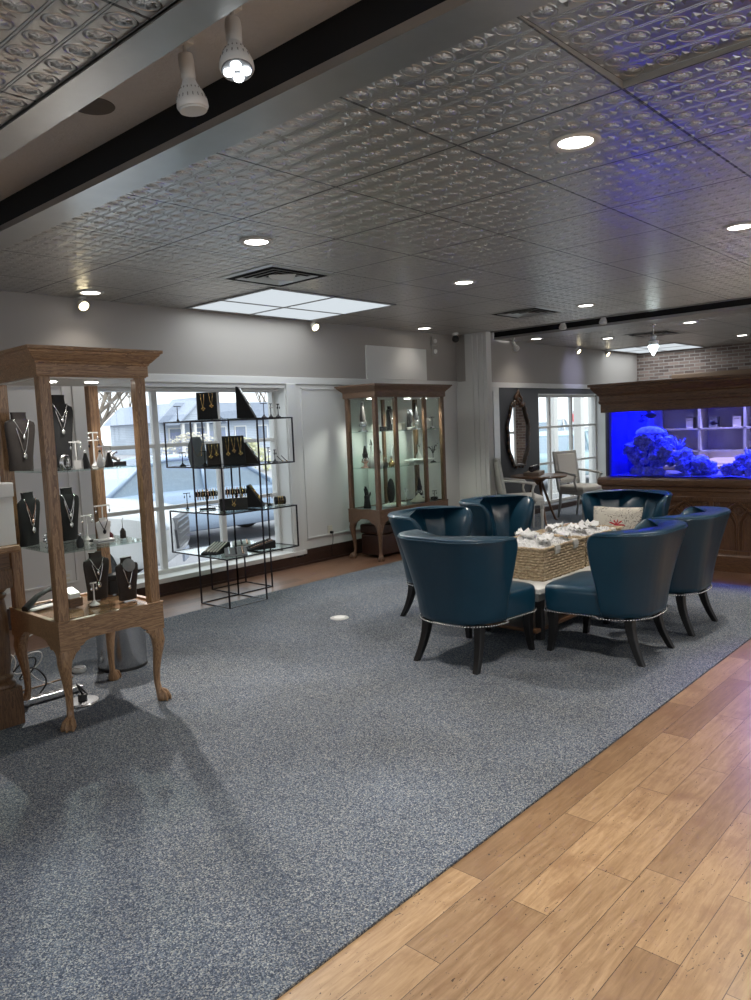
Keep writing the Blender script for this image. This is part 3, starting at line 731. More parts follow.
def chair_meshes():
    NS = 60
    b = MB(); loops = []
    # z, outer half width, outer depth, wing front, thickness
    lev = [(.262, .302, .290, -.05, .075), (.31, .306, .296, -.046, .09), (.40, .314, .306, -.035, .12), (.48, .325, .320, -.020, .125), (.56, .338, .337, -.006, .120), (.64, .351, .355, .004, .110), (.70, .361, .370, .007, .096), (.745, .369, .382, .002, .080), (.775, .374, .390, -.010, .063), (.798, .376, .394, -.030, .046), (.812, .374, .393, -.055, .030), (.818, .369, .388, -.075, .014)]
    for z, w, dr, xf, th in lev:
        out = u_path(w, dr, xf, .25, NS)
        inn = []
        for i in range(NS+1):
            a = out[max(i-1, 0)]; c_ = out[min(i+1, NS)]
            tx, ty = c_[0]-a[0], c_[1]-a[1]; l = math.hypot(tx, ty) or 1
            nx, ny = -ty/l, tx/l
            # inward normal: left of travel direction (travelling -y side -> back -> +y side) is outward, so flip
            if nx*(0-out[i][0]) + ny*(0-out[i][1]) < 0: nx, ny = -nx, -ny
            s = i/NS
            ch = abs(sin(PI*s*5))**.6     # five padded channels
            q = th*(.76+.24*ch) if .44 < z < .805 else th*.88
            inn.append((out[i][0]+nx*q, out[i][1]+ny*q))
        tops = .012*cos(0)
        L = []
        for i, p in enumerate(out):
            s = abs(i/NS-.5)*2
            L.append((p[0], p[1], z - (z > .7)*.018*max(0, s-.55)**1*(z-.7)/.1))
        e0 = Vector((*out[-1], z)); e1 = Vector((*inn[-1], z)); m_ = (e0+e1)/2
        L.append((m_.x+.02*min(1, th/.06), m_.y, z - (z > .7)*.008))
        for i in range(NS, -1, -1):
            p = inn[i]; s = abs(i/NS-.5)*2
            L.append((p[0], p[1], z - (z > .7)*.018*max(0, s-.55)*(z-.7)/.1))
        e0 = Vector((*out[0], z)); e1 = Vector((*inn[0], z)); m_ = (e0+e1)/2
        L.append((m_.x+.02*min(1, th/.06), m_.y, z - (z > .7)*.008))
        loops.append(L)
    b.loft(loops)
    back = b
    # seat: deep cushion that widens to the front, crowned top
    def outline(k, o):
        P = []
        for i in range(48):
            a = 2*PI*i/48; cx, sx_ = cos(a), sin(a); pw = 7
            q = (abs(cx)**pw+abs(sx_)**pw)**(-1/pw)
            u, v = q*cx, q*sx_
            wid = .195+.112*((u+1)/2)**.55
            P.append((.085+u*(.285+o), v*(wid+o), k))
        return P
    st = MB().loft([outline(.263, -.012), outline(.266, .0), outline(.36, .002), outline(.405, .004), outline(.424, .0), outline(.436, -.012), outline(.445, -.04), outline(.452, -.11), outline(.455, -.2)])
    # nailhead trim along the bottom edge: small domes plus the welt
    path = []
    bo = u_path(.3035, .2915, -.03, .25, 70)
    fr = outline(.27, .0035)
    fr = [p for p in fr if p[0] > .0]
    fr.sort(key=lambda p: math.atan2(p[1], p[0]))
    pts = [(p[0], p[1]) for p in bo] + [(p[0], p[1]) for p in fr[::-1]]
    # resample evenly
    D = [0]
    pts2 = pts+[pts[0]]
    for a, c_ in zip(pts2, pts2[1:]): D.append(D[-1]+math.hypot(c_[0]-a[0], c_[1]-a[1]))
    nl = MB(); N = 130
    for i in range(N):
        s = D[-1]*i/N; k = max(j for j in range(len(D)) if D[j] <= s+1e-9); k = min(k, len(pts2)-2)
        q = (s-D[k])/max(D[k+1]-D[k], 1e-9)
        x = pts2[k][0]+(pts2[k+1][0]-pts2[k][0])*q; y = pts2[k][1]+(pts2[k+1][1]-pts2[k][1])*q
        nl.ball((x, y, .272), .0062, 6, 4)
    def leg(front, sy):
        L = []
        for k in range(9):
            f = k/8; z = .270*(1-f)
            if front: x = .312+.018*f-.028*sin(PI*f)*.4; y = sy*(.235+.012*f*f); h = .028-.011*f
            else: x = -.185-.088*f**1.8; y = sy*(.198+.030*f**1.6); h = .027-.009*f
            L.append([(x-h, y-h, z), (x+h, y-h, z), (x+h, y+h, z), (x-h, y+h, z)])
        return MB().loft(L)
    # top welt seam around the outside of the back
    wl = MB()
    o = u_path(.3765, .3945, -.03, .25, NS)
    wl.tube([(p[0], p[1], .796-.018*max(0, abs(i/NS-.5)*2-.55)*.9) for i, p in enumerate(o)], .004, 6)
    return back, st, nl, [leg(f, s) for f in (1, 0) for s in (-1, 1)], wl
cm = chair_meshes()
CHL = [
 ((3.905, 2.785), .0, 'teal leather tub chair seen from behind, nearest and leftmost at the low white table'),
 ((4.535, 2.105), PI/2, 'teal tub chair seen from behind, second from left, in front of the woven baskets'),
 ((5.325, 2.095), PI/2, 'teal leather tub chair rightmost at the low table, partly behind the front right one'),
 ((6.33, 2.86), PI+.12, 'teal leather tub chair holding the patterned cushion at the aquarium end of the table'),
 ((4.68, 3.545), -PI/2, 'teal leather tub chair behind the nearest one, left of the back pair along the table'),
 ((5.64, 3.56), -PI/2-.05, 'teal leather tub chair right of the back pair, in front of the pier'),
]
proto = None
def copy_tree(o, parent=None):
    c_ = o.copy(); COL.objects.link(c_)
    if parent: c_.parent = parent
    for ch in list(o.children): copy_tree(ch, c_)
    return c_
for (x, y), rz, lab in CHL:
    if proto is None:
        proto = thing('tub_chair', lab, 'chair', (x, y, .009), rz, 'teal tub chairs around the low table')
        back, st, nl, legs, wl = cm
        bk = back.build('backrest', M['leather'], proto, smooth='all', sub=1)
        wl.build('welt', M['leather'], bk, smooth='all')
        st.build('seat', M['leather'], proto, smooth=True, sub=1)
        nl.build('nailhead_trim', M['silver'], proto, smooth='all')
        for l in legs: l.build('leg', M['leg_black'], proto, bevel=.004)
    else:
        r = copy_tree(proto); r.location = (x, y, .009); r.rotation_euler = (0, 0, rz); r['label'] = lab

# low table, baskets
TT = .40
t = thing('coffee_table', 'low white table between the teal chairs carrying two woven baskets', 'table', (5.07, 2.83, .009))
MB().box(-.77, .77, -.325, .325, TT-.05, TT-.01).build('tabletop', M['white_paint'], t, bevel=.008)
MB().box(-.72, .72, -.28, .28, TT-.11, TT-.05).build('apron', M['white_paint'], t, bevel=.004)
for sx in (-1, 1):
    for sy in (-1, 1): MB().box(sx*.60-.025, sx*.60+.025, sy*.22-.025, sy*.22+.025, 0, TT-.06).build('leg', M['leg_black'], t, bevel=.006)
MB().box(-.68, .68, -.24, .24, .06, .085).build('lower_shelf', M['walnut_x'], t, bevel=.004)
TZ = .009+TT-.0095
def basket(x, y, lx, ly, h, label):
    t = thing('woven_basket', label, 'basket', (x, y, TZ), 0, 'woven baskets on the low table')
    b = MB(); rows = 11; rr = h/rows/2
    def per(i, N, o):
        # rounded rectangle by arc length
        s = (i % N)/N*4; k = int(s); f = s-k
        cs = [(-lx/2, -ly/2), (lx/2, -ly/2), (lx/2, ly/2), (-lx/2, ly/2)]
        a, c_ = cs[k % 4], cs[(k+1) % 4]
        px, py = a[0]+(c_[0]-a[0])*f, a[1]+(c_[1]-a[1])*f
        nx, ny = ((0, -1), (1, 0), (0, 1), (-1, 0))[k % 4]
        return px+nx*o, py+ny*o
    N = 72
    for r in range(rows):
        pts = []
        for i in range(N):
            o = .0045*(1 if (i//1+r) % 2 else -1)
            f = 1-.03*(1-r/rows)
            px, py = per(i, N, o); pts.append((px*f, py*f, rr+r*2*rr+.002*sin(i*1.7+r)))
        b.tube(pts, rr*1.12, 6, True)
    b.build('woven_wall', M['wicker'], t, smooth='all')
    MB().box(-lx/2+.012, lx/2-.012, -ly/2+.012, ly/2-.012, .001, .012).box(-lx/2+.008, lx/2-.008, -ly/2+.008, -ly/2+.014, .01, h-.02).box(-lx/2+.008, lx/2-.008, ly/2-.014, ly/2-.008, .01, h-.02).box(-lx/2+.008, -lx/2+.014, -ly/2+.008, ly/2-.008, .01, h-.02).box(lx/2-.014, lx/2-.008, -ly/2+.008, ly/2-.008, .01, h-.02).build('liner', M['wicker'], t)
    b = MB(); pts = []
    for i in range(N):
        px, py = per(i, N, .004); pts.append((px, py, h+.002*sin(i*2.2)))
    b.tube(pts, .011, 6, True); b.build('rim', M['wicker'], t, smooth='all')
    for fx in (-.22, .22):
        hb = MB(); cx = fx*lx
        hb.loft([[(cx-.028+k*.0, -ly/2-.016-.004*sin(k), h-.055) for k in (0,)]*0 or [(cx-.03, -ly/2-.020, h-.05), (cx+.03, -ly/2-.020, h-.045), (cx+.03, -ly/2-.012, h-.045), (cx-.03, -ly/2-.012, h-.05)], [(cx-.034, -ly/2-.026, h-.02), (cx+.034, -ly/2-.026, h-.02), (cx+.034, -ly/2-.012, h-.02), (cx-.034, -ly/2-.012, h-.02)], [(cx-.03, -ly/2-.022, h+.012), (cx+.03, -ly/2-.022, h+.014), (cx+.03, -ly/2+.01, h+.02), (cx-.03, -ly/2+.01, h+.02)]])
        hb.build('handle_tab', M['offwhite_cloth'], t, bevel=.006)
    return t
BX = ((4.81, 2.83, .60, .46), (5.43, 2.83, .60, .46))
basket(*BX[0], .22, 'woven basket at the near end of the low white table stuffed with white tissue')
basket(*BX[1], .22, 'woven basket at the far end of the low white table next to the cushion chair')
TIS = NT('tissue_paper'); _n = TIS.noise(TIS.coord(), 35, 4, .7); TIS.bsdf(TIS.mix(_n, (.58, .57, .56), (.80, .80, .80)), .8, normal=TIS.bump(_n, .6, .02)); TISM = TIS.m
for k, (bx, by, lx, ly) in enumerate(BX):
    nx, ny = 56, 44; g = MB(); loops = []
    for j in range(ny+1):
        row = []
        for i in range(nx+1):
            u, v = i/nx*2-1, j/ny*2-1
            ed = min(1, (1-max(abs(u), abs(v)))*5)
            p = Vector((u*lx*.47, v*ly*.47, 0))
            q = p*13+Vector((k*7, 3, 0))
            n = abs(noise.noise(q))*.035+abs(noise.noise(q*2.7))*.028+abs(noise.noise(q*6))*.016
            z = .175+ed*(.025+n)+.02*(1-u*u)*(1-v*v)
            row.append((p.x+noise.noise(q+Vector((9, 0, 0)))*.012*ed, p.y+noise.noise(q+Vector((0, 9, 0)))*.012*ed, z))
        loops.append(row)
    g.loft(loops, False, False, closed=False)
    o = g.build('tissue_paper', TISM, None, loc=(bx, by, TZ), fix=False)
    tag(o, ('crumpled white tissue and wrapping filling the near woven basket', 'crumpled white tissue and wrapping filling the far woven basket')[k], 'tissue paper', kind='stuff')
# loose scraps of tissue lying over the rims
for k, (sx, sy, a) in enumerate(((4.72, 2.70, .4), (4.98, 2.70, 1.2), (5.30, 2.74, .8), (5.50, 2.76, 2.0), (5.25, 2.92, .2), (4.84, 2.92, 1.7))):
    m = MB(); L = []
    for j in range(8):
        L.append([(((i/7-.5)*.15), ((j/7-.5)*.11), .02*noise.noise(Vector((i*.9+k*5, j*.9, k)))*2.2+.01) for i in range(8)])
    m.loft(L, False, False, closed=False)
    o = m.build('tissue_sheet', TISM, None, smooth='all', loc=(sx, sy, TZ+.262), fix=False); o.rotation_euler = (random.uniform(-.2, .2), random.uniform(-.2, .2), a)
    o.modifiers.new('Solid', 'SOLIDIFY').thickness = .0015
    tag(o, 'crumpled white tissue sheet lying on top of the basket filling', 'tissue paper', 'loose tissue sheets on the baskets')

# cushion
def cushion(w, h, th):
    L = []
    n = 22
    m = MB(); top = []; bot = []
    for j in range(n+1):
        r1, r2 = [], []
        for i in range(n+1):
            u, v = i/n*2-1, j/n*2-1
            t_ = th*((1-u**4)*(1-v**4))**.55
            pinch = 1-.06*(1-abs(u))*abs(v)**2; pin2 = 1-.05*(1-abs(v))*abs(u)**2
            r1.append((u*w*pin2, -t_, v*h*pinch)); r2.append((u*w*pin2, t_, v*h*pinch))
        top.append(r1); bot.append(r2)
    m.loft(top, False, False, closed=False); m.loft(bot, False, False, closed=False)
    return m
cu = thing('cushion', 'cream cushion with dark sprigs and a red blossom leaning in the chair by the aquarium', 'cushion', (6.085, 2.80, .475+.14))
cu.rotation_euler = (-.35, 0, -PI/2+.12)
cushion(.205, .12, .06).build('cover', M['pillow'], cu, smooth='all', sub=1)
pp = MB(); pts = []
for k in range(80):
    a = 2*PI*k/80; u, v = cos(a), sin(a); q = 1/max(abs(u), abs(v)); u, v = u*q, v*q
    pts.append((u*.205*(1-.05*(1-abs(v))*abs(u)**2), 0, v*.12*(1-.06*(1-abs(u))*abs(v)**2)))
pp.tube(pts, .005, 6, True).build('piping', M['pillow'], cu, smooth='all')
# ------------------------------------------------------------------ aquarium in its walnut cabinet (front faces -x)
AX, AY0, AY1 = 7.42, 1.00, 3.53
aq = thing('aquarium', 'large aquarium glowing blue in a carved walnut cabinet with heavy cornice', 'aquarium', (AX, 0, 0))
DPT = .78
def arect(o, z, ob=None): return [(-o, AY0-o, z), (DPT+(ob if ob is not None else o), AY0-o, z), (DPT+(ob if ob is not None else o), AY1+o, z), (-o, AY1+o, z)]
MB().loft([arect(.035, .0), arect(.035, .15), arect(.025, .165), arect(.02, .17)]).build('plinth', M['walnut_y'], aq)
MB().box(0, DPT, AY0, AY1, .165, .70).build('cabinet_body', M['walnut_z'], aq)
MB().loft([arect(.0, .695), arect(.02, .70), arect(.02, .745), arect(.03, .755), arect(.03, .785), arect(.055, .80), arect(.06, .82), arect(.06, .855), arect(.05, .875), arect(.0, .877)]).build('base_moulding', M['walnut_y'], aq)
# canopy = frieze and cornice, hollow underneath for the lamp
def ring_box(m, o, z0, z1, th=.05):
    m.box(-o, -o+th, AY0-o, AY1+o, z0, z1); m.box(DPT+o-th, DPT+o, AY0-o, AY1+o, z0, z1)
    m.box(-o+th, DPT+o-th, AY0-o, AY0-o+th, z0, z1); m.box(-o+th, DPT+o-th, AY1+o-th, AY1+o, z0, z1)
f = MB(); ring_box(f, .03, 1.535, 1.64)
f.build('frieze', M['walnut_y'], aq, bevel=.003)
MB().loft([arect(.035, 1.62), arect(.045, 1.635), arect(.045, 1.65), arect(.04, 1.655), arect(.04, 1.70), arect(.055, 1.712), arect(.06, 1.725), arect(.075, 1.74), arect(.10, 1.775), arect(.105, 1.785), arect(.105, 1.795), arect(.125, 1.80), arect(.125, 1.825), arect(.0, 1.826)]).build('cornice', M['walnut_y'], aq)
# glass tank
gt = MB(); gt.box(.0, .012, AY0+.02, AY1-.02, .875, 1.545)
gt.build('front_pane', M['glass_tank'], aq)
MB().box(DPT-.012, DPT, AY0+.02, AY1-.02, .875, 1.545).build('back_pane', M['glass_tank'], aq)
MB().box(.012, DPT-.012, AY1-.032, AY1-.02, .875, 1.545).build('side_pane', M['glass_tank'], aq)
MB().box(.012, DPT-.012, AY0+.02, AY0+.032, .875, 1.545).build('side_pane', M['glass_tank'], aq)
bl = plain('blue_acrylic', (.06, .09, .75), .35, var=.1)
MB().box(.02, .76, AY1-.06, AY1-.034, .877, 1.56).box(.40, .76, AY1-.30, AY1-.06, .877, 1.56).build('overflow_box', bl, aq, bevel=.006)
MB().box(.40-.012, .40, AY1-.30, AY1-.28, .9, 1.55).build('overflow_weir', plain('blue_weir', (.10, .2, .9), .3), aq)
# sand bed
sd = MB(); L = []
for j in range(30):
    L.append([(.014+(DPT-.03)*i/14, AY0+.04+(AY1-AY0-.1)*j/29, .888+.014*noise.noise(Vector((i*.5, j*.5, 0)))) for i in range(15)])
sd.loft(L, False, False, closed=False); sd.build('sand_bed', plain('sand', (.25, .25, .3), .9, var=.2, sc=80), aq, smooth='all', fix=False)
def lamp_area(x, y, z, sx, sy, e, col, rot=(0,0,0)):
    a = bpy.data.lights.new('lamp', 'AREA'); a.shape = 'RECTANGLE'; a.size = sx; a.size_y = sy; a.energy = e; a.color = col; a.spread = 1.5
    o = bpy.data.objects.new('aquarium_lamp', a); COL.objects.link(o); o.location = (x, y, z); o.rotation_euler = rot; return o
lamp_area(AX+.36, 2.3, 1.60, .25, 2.2, 25, (.03, .05, 1))
lamp_area(AX+.30, 3.38, 1.60, .3, .3, 7, (.01, .015, 1))
# live rock reef: knobbly lumps
def rock_mb(c, r, seed, knob=.35, sc=(1, 1, 1), fr=4.0):
    m = MB(); L = []
    nn, mm = 40, 26
    for i in range(mm+1):
        t_ = -PI/2+PI*i/mm; ring = []
        for j in range(nn):
            d = Vector((cos(t_)*cos(2*PI*j/nn), cos(t_)*sin(2*PI*j/nn), sin(t_)))
            q = d*fr+Vector((seed*3.1, seed*1.7, seed))
            k = 1+knob*noise.noise(q*.5)+knob*.7*abs(noise.noise(q))+knob*.5*abs(noise.noise(q*2.1))
            ring.append((c[0]+d.x*r*k*sc[0], c[1]+d.y*r*k*sc[1], c[2]+d.z*r*k*sc[2]))
        L.append(ring)
    return m.loft(L)
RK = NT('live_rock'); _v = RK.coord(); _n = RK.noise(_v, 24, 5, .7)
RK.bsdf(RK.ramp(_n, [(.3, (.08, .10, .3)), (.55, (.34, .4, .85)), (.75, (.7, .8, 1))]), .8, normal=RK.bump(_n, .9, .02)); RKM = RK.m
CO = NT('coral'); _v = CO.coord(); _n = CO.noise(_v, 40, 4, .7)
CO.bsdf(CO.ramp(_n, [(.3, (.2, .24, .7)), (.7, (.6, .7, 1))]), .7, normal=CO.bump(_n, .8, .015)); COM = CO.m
def reef(name, lab, y0, lumps, extras):
    t = thing(name, lab, 'reef', (AX+.36, y0, .88))
    for k, (dx, dy, dz, r, kind) in enumerate(lumps):
        rock_mb((dx, dy, dz), r, k+y0*3, .5, (1, 1, .9), 4.0).build('rock' if kind == 0 else 'coral', RKM if kind == 0 else COM, t, smooth='all')
    for e in extras: e(t)
    return t
def mushroom(x, y, z):
    def fn(t):
        m = MB().lathe([(.02, -.10), (.025, 0), (.05, .02), (.13, .015), (.145, .03), (.13, .06), (.08, .09), (.002, .10)], c=(x, y, z), n=26)
        m.build('mushroom_coral', COM, t, smooth=True)
    return fn
def branch_coral(x, y, z, s=1.0, seed=1):
    def fn(t):
        rnd = random.Random(seed); m = MB()
        for k in range(16):
            a = rnd.uniform(0, 2*PI); e = rnd.uniform(.2, 1.2); l = s*rnd.uniform(.08, .15)
            p = Vector((x, y, z)); d = Vector((cos(a)*sin(e), sin(a)*sin(e), cos(e)))
            m.tube([p, p+d*l*.5, p+d*l+Vector((0, 0, .02*s))], [.014*s, .011*s, .008*s], 6)
        m.build('branching_coral', COM, t, smooth='all')
    return fn
rl = []
rr = random.Random(5)
for k in range(64):
    y = rr.uniform(-.44, .36); top = .42*max(.30, 1-abs(y-.14)/.62)
    z = top*rr.random()**.8+.02; rl.append((rr.uniform(-.24, .14), y, z, rr.uniform(.03, .062), 0 if rr.random() < .6 else 1))
reef('coral_reef', 'big heap of live rock and corals at the left end of the aquarium', 3.02, rl, [mushroom(-.02, .18, .40), branch_coral(-.05, -.12, .26, .8, 3), branch_coral(-.12, .30, .15, 1.0, 4), branch_coral(-.15, 0, .14, 1.0, 6)])
rl = []
for k in range(24):
    y = rr.uniform(-.2, .2); rl.append((rr.uniform(-.2, .14), y, rr.uniform(.03, .20*max(.3, 1-abs(y)/.3)), rr.uniform(.03, .06), 0 if rr.random() < .5 else 1))
reef('coral_reef', 'smaller heap of live rock and corals at the right edge of the aquarium', 2.24, rl, [branch_coral(0, .02, .16, .6, 8)])
# fish
def fish(x, y, z, L, lab, rz):
    t = thing('fish', lab, 'fish', (AX+x, y, z), rz)
    pr_ = [(-.5, .05), (-.35, .10), (-.1, .24), (.15, .26), (.35, .17), (.48, .06), (.5, .02)]
    m = MB(); lo_ = []
    for u, h in pr_: lo_.append([(u*L, .30*h*L*cos(2*PI*j/12), h*L*sin(2*PI*j/12)) for j in range(12)])
    fm = plain('fish_skin', (.03, .03, .10), .4)
    m.loft(lo_).build('body', fm, t, smooth='all')
    MB().loft([[(-.48*L, -.004, -.03*L), (-.48*L, .004, -.03*L), (-.48*L, .004, .03*L), (-.48*L, -.004, .03*L)], [(-.75*L, -.002, -.2*L), (-.75*L, .002, -.2*L), (-.75*L, .002, .2*L), (-.75*L, -.002, .2*L)]]).build('tail_fin', fm, t)
    MB().loft([[(-.2*L, -.003, .2*L), (-.2*L, .003, .2*L), (.2*L, .003, .22*L), (.2*L, -.003, .22*L)], [(-.35*L, -.001, .34*L), (-.35*L, .001, .34*L), (.0, .001, .36*L), (.0, -.001, .36*L)]]).build('dorsal_fin', fm, t)
fish(.30, 3.27, 1.44, .10, 'dark fish swimming high at the left of the aquarium', 1.3)
fish(.25, 3.16, 1.49, .13, 'long dark fish just under the canopy of the aquarium', -1.5)
fish(.2, 2.52, 1.39, .07, 'small dark fish in the open water right of the big reef', 1.6)
# carved gothic panels of the cabinet front
def arch_pts(yc, hw, z0, z1, n=9):
    # pointed arch outline from the right foot over the apex to the left foot
    R_ = hw*2*.92; P = []
    zs = z1-math.sqrt(max(R_*R_-(R_-hw)**2, 1e-6))
    P.append((yc-hw, z0))
    cx = yc-hw+R_; a1 = math.acos(min(1, (R_-hw)/R_))
    for k in range(n+1): a = PI-(a1)*k/n; P.append((cx+R_*cos(a), zs+R_*sin(a)))
    cx = yc+hw-R_
    for k in range(1, n+1): a = a1*(1-k/n); P.append((cx+R_*cos(a), zs+R_*sin(a)))
    P.append((yc+hw, z0)); return P
st = MB()
ys = [AY1-.03-.483*k for k in range(6)]
ys = [2.47+.483*k for k in (2, 1, 0, -1, -2, -3)]
for y in ys: st.box(-.022, .0, y-.02, y+.02, .17, .70)
st.box(-.022, 0, AY1-.08, AY1, .17, .70)
st.box(-.020, 0, AY0, AY1, .655, .70); st.box(-.022, 0, AY0, AY1, .165, .205)
st.build('stile_frame', M['walnut_z'], aq, bevel=.003)
for a, b_ in zip(ys, ys[1:]):
    if b_ < AY0: continue
    yc = (a+b_)/2; w_ = (a-b_)/2-.02
    tr = MB()
    for s_ in (-1, 1):
        P = arch_pts(yc+s_*w_/2, w_/2-.006, .21, .60)
        tr.tube([(-.010, y, z) for y, z in P], .014, 6)
        P = arch_pts(yc+s_*w_/2, w_/2-.035, .21, .545)
        tr.tube([(-.003, y, z) for y, z in P], .006, 6)
    P = arch_pts(yc, w_-.002, .40, .655); tr.tube([(-.012, y, z) for y, z in P], .014, 6)
    tr.tube([(-.008, yc+.048*cos(k*PI/10), .572+.048*sin(k*PI/10)) for k in range(20)], .008, 6, True)
    for k in range(4):
        an = PI/4+k*PI/2
        tr.tube([(-.006, yc+.022*cos(an)+.018*cos(q*PI/6), .572+.022*sin(an)+.018*sin(q*PI/6)) for q in range(12)], .005, 5, True)
    for s_ in (-1, 1):
        for k in range(5):
            an = k*2*PI/5
            tr.ball((-.004, yc+s_*(w_-.035)+.014*cos(an), .632+.014*sin(an)), .011, 8, 5)
    tr.box(-.012, 0, yc-.012, yc+.012, .205, .52)
    pn = tr.build('gothic_tracery', M['walnut_z'], aq, smooth=True)
# pale shelf unit with glowing cases, added as a reflection in the tank glass
bw = thing('reflection_shelf_unit', 'pale shelf unit with glowing cases added behind the aquarium for reflections in its glass', 'shelf unit', (9.55, 2.7, 0))
MB().box(.25, .32, -1.4, 1.2, 0, 1.75).build('back_panel', M['white_paint'], bw)
MB().box(-.2, .30, -1.4, 1.2, 0, .82).build('counter_body', M['white_paint'], bw, bevel=.005)
MB().box(-.24, .30, -1.42, 1.22, .82, .86).build('counter_top', M['ivory'], bw, bevel=.004)
for y in (-1.35, -.7, .1, .62, 1.17): MB().box(-.02, .25, y-.015, y+.015, .86, 1.75).build('upright', M['white_plastic'], bw)
for z in (1.03, 1.30, 1.56): MB().box(-.02, .25, -1.35, 1.17, z-.01, z+.01).build('shelf', M['white_plastic'], bw)
MB().box(-.015, .20, -1.3, .05, .90, 1.0).build('lit_case', emis('case_glow', (1, .82, .45), 1.6), bw)
MB().box(-.015, .20, .16, .5, .88, .94).build('lit_case', emis('case_glow2', (1, .85, .6), 1.2), bw)
rr = random.Random(11)
for k in range(7):
    y = [.2, .33, .47, -.1, -.3, .75, .95][k]
    b_ = thing('jewellery_box', ['small pale box on the wall unit shelf left end', 'small red box on the wall unit shelf', 'small grey box on the wall unit shelf', 'tall pale box beside the yellow lit case', 'dark box above the yellow lit case', 'cream box at the left of the wall unit', 'brown box at the far left of the wall unit'][k]+' behind the aquarium', 'box', (9.62, 2.7+y, [1.31, 1.57, 1.31, 1.31, 1.57, 1.31, 1.57][k]))
    mt = [M['ivory'], M['red'], M['velvet_grey'], M['ivory'], M['velvet'], M['offwhite_cloth'], M['brown_leather']][k]
    MB().box(-.05, .05, -.045, .045, 0, .10).build('body', mt, b_, bevel=.004); MB().box(-.052, .052, -.047, .047, .10, .13).build('lid', mt, b_, bevel=.004)
s = spot(9.2, 2.7, 2.6, 170, 120, .7, (1, 1, 1))  # added spot without a fixture, brightens the shelf unit
# dark walnut cabinet top against the brick wall
t = thing('wood_lintel', 'long brown moulded wooden header board fixed on the brick wall', 'lintel', (13.9, 3.4, 0))
MB().box(.42, .62, -2.5, 2.05, 2.06, 2.10).build('moulding', M['walnut_y'], t, bevel=.004)
MB().box(.38, .62, -2.53, 2.08, 2.10, 2.22).build('board', plain('cab_tan', (.16, .10, .06), .4), t, bevel=.02)

# ------------------------------------------------------------------ alcove: white armchairs, tripod table, mirror
def armchair(x, y, rz, lab, rnd=False):
    t = thing('armchair', lab, 'chair', (x, y, .009), rz, 'white framed armchairs in the alcove')
    F = M['chair_frame']
    # front at +x ; seat
    def ol(o, z): return [(-.24-o*.5, -.23-o, z), (.26+o, -.27-o, z), (.26+o, .27+o, z), (-.24-o*.5, .23+o, z)]
    MB().loft([ol(0, .36), ol(.005, .42), ol(0, .425)]).build('seat_rail', F, t, bevel=.006)
    MB().loft([ol(-.012, .42), ol(.0, .44), ol(-.005, .475), ol(-.03, .49), ol(-.12, .50)]).build('seat', M['offwhite_cloth'], t, smooth=True, bevel=.01)
    Rb = Matrix.Translation((-.235, 0, .44)) @ Matrix.Rotation(-.16, 4, 'Y')
    bf = MB()
    bf.box(-.02, .02, -.25, -.205, -.05, .56, Rb).box(-.02, .02, .205, .25, -.05, .56, Rb).box(-.02, .02, -.205, .205, .515, .56, Rb).box(-.02, .02, -.205, .205, .07, .11, Rb)
    bf.build('back_frame', F, t, bevel=.010, seg=3)
    MB().box(-.026, .032, -.20, .20, .105, .52, Rb).build('back_pad', M['offwhite_cloth'], t, bevel=.02, seg=3)
    for s_ in (-1, 1):
        MB().tube([(-.27, s_*.235, .70), (-.12, s_*.265, .69), (.05, s_*.28, .665), (.13, s_*.285, .655), (.15, s_*.285, .63)], [.016, .017, .018, .019, .015], 8).build('arm', F, t, smooth='all')
        MB().tube([(.13, s_*.283, .655), (.105, s_*.275, .56), (.13, s_*.262, .46), (.14, s_*.255, .40)], [.018, .016, .018, .020], 8).build('arm_post', F, t, smooth='all')
        MB().lathe([(.006, 0), (.012, .0), (.013, .02), (.022, .28), (.024, .30), (.018, .31), (.028, .325), (.028, .41), (.006, .41)], c=(.235, s_*.245, 0), n=14).build('leg', F, t, smooth=True)
        MB().tube([(-.22, s_*.205, .40), (-.235, s_*.205, .2), (-.275, s_*.208, .0)], [.024, .020, .014], 8).build('leg', F, t, smooth='all')
    return t
armchair(8.86, 5.44, -.80, 'white upholstered armchair seen in profile at the left of the small round table')
armchair(10.46, 5.36, -1.8, 'white upholstered armchair with square back in front of the alcove window')
t = thing('tripod_table', 'small round dark table on splayed legs between the two white armchairs', 'table', (9.64, 5.60, .009))
MB().lathe([(.01, .66), (.38, .66), (.395, .668), (.40, .68), (.395, .692), (.38, .696), (.01, .696)], n=40).build('tabletop', M['walnut_x'], t, smooth=True)
MB().lathe([(.01, .56), (.05, .56), (.06, .60), (.12, .645), (.12, .66), (.01, .66)], n=20).build('hub', M['walnut_z'], t, smooth=True)
for a in (-.25, PI/3*2-.25, PI/3*4-.25):
    MB().tube([(.04*cos(a), .04*sin(a), .62), (.12*cos(a), .12*sin(a), .45), (.24*cos(a), .24*sin(a), .18), (.32*cos(a), .32*sin(a), .03), (.36*cos(a), .36*sin(a), .012)], [.022, .019, .017, .016, .012], 8).build('leg', M['walnut_z'], t, smooth='all')
TBZ = .009+.696
t = thing('wooden_tray', 'pale brown wooden tray lying on the small round table', 'tray', (9.65, 5.68, TBZ), .35)
MB().box(-.24, .24, -.11, .11, 0, .05).build('body', plain('tray_wood', (.20, .15, .11), .5), t, bevel=.006)
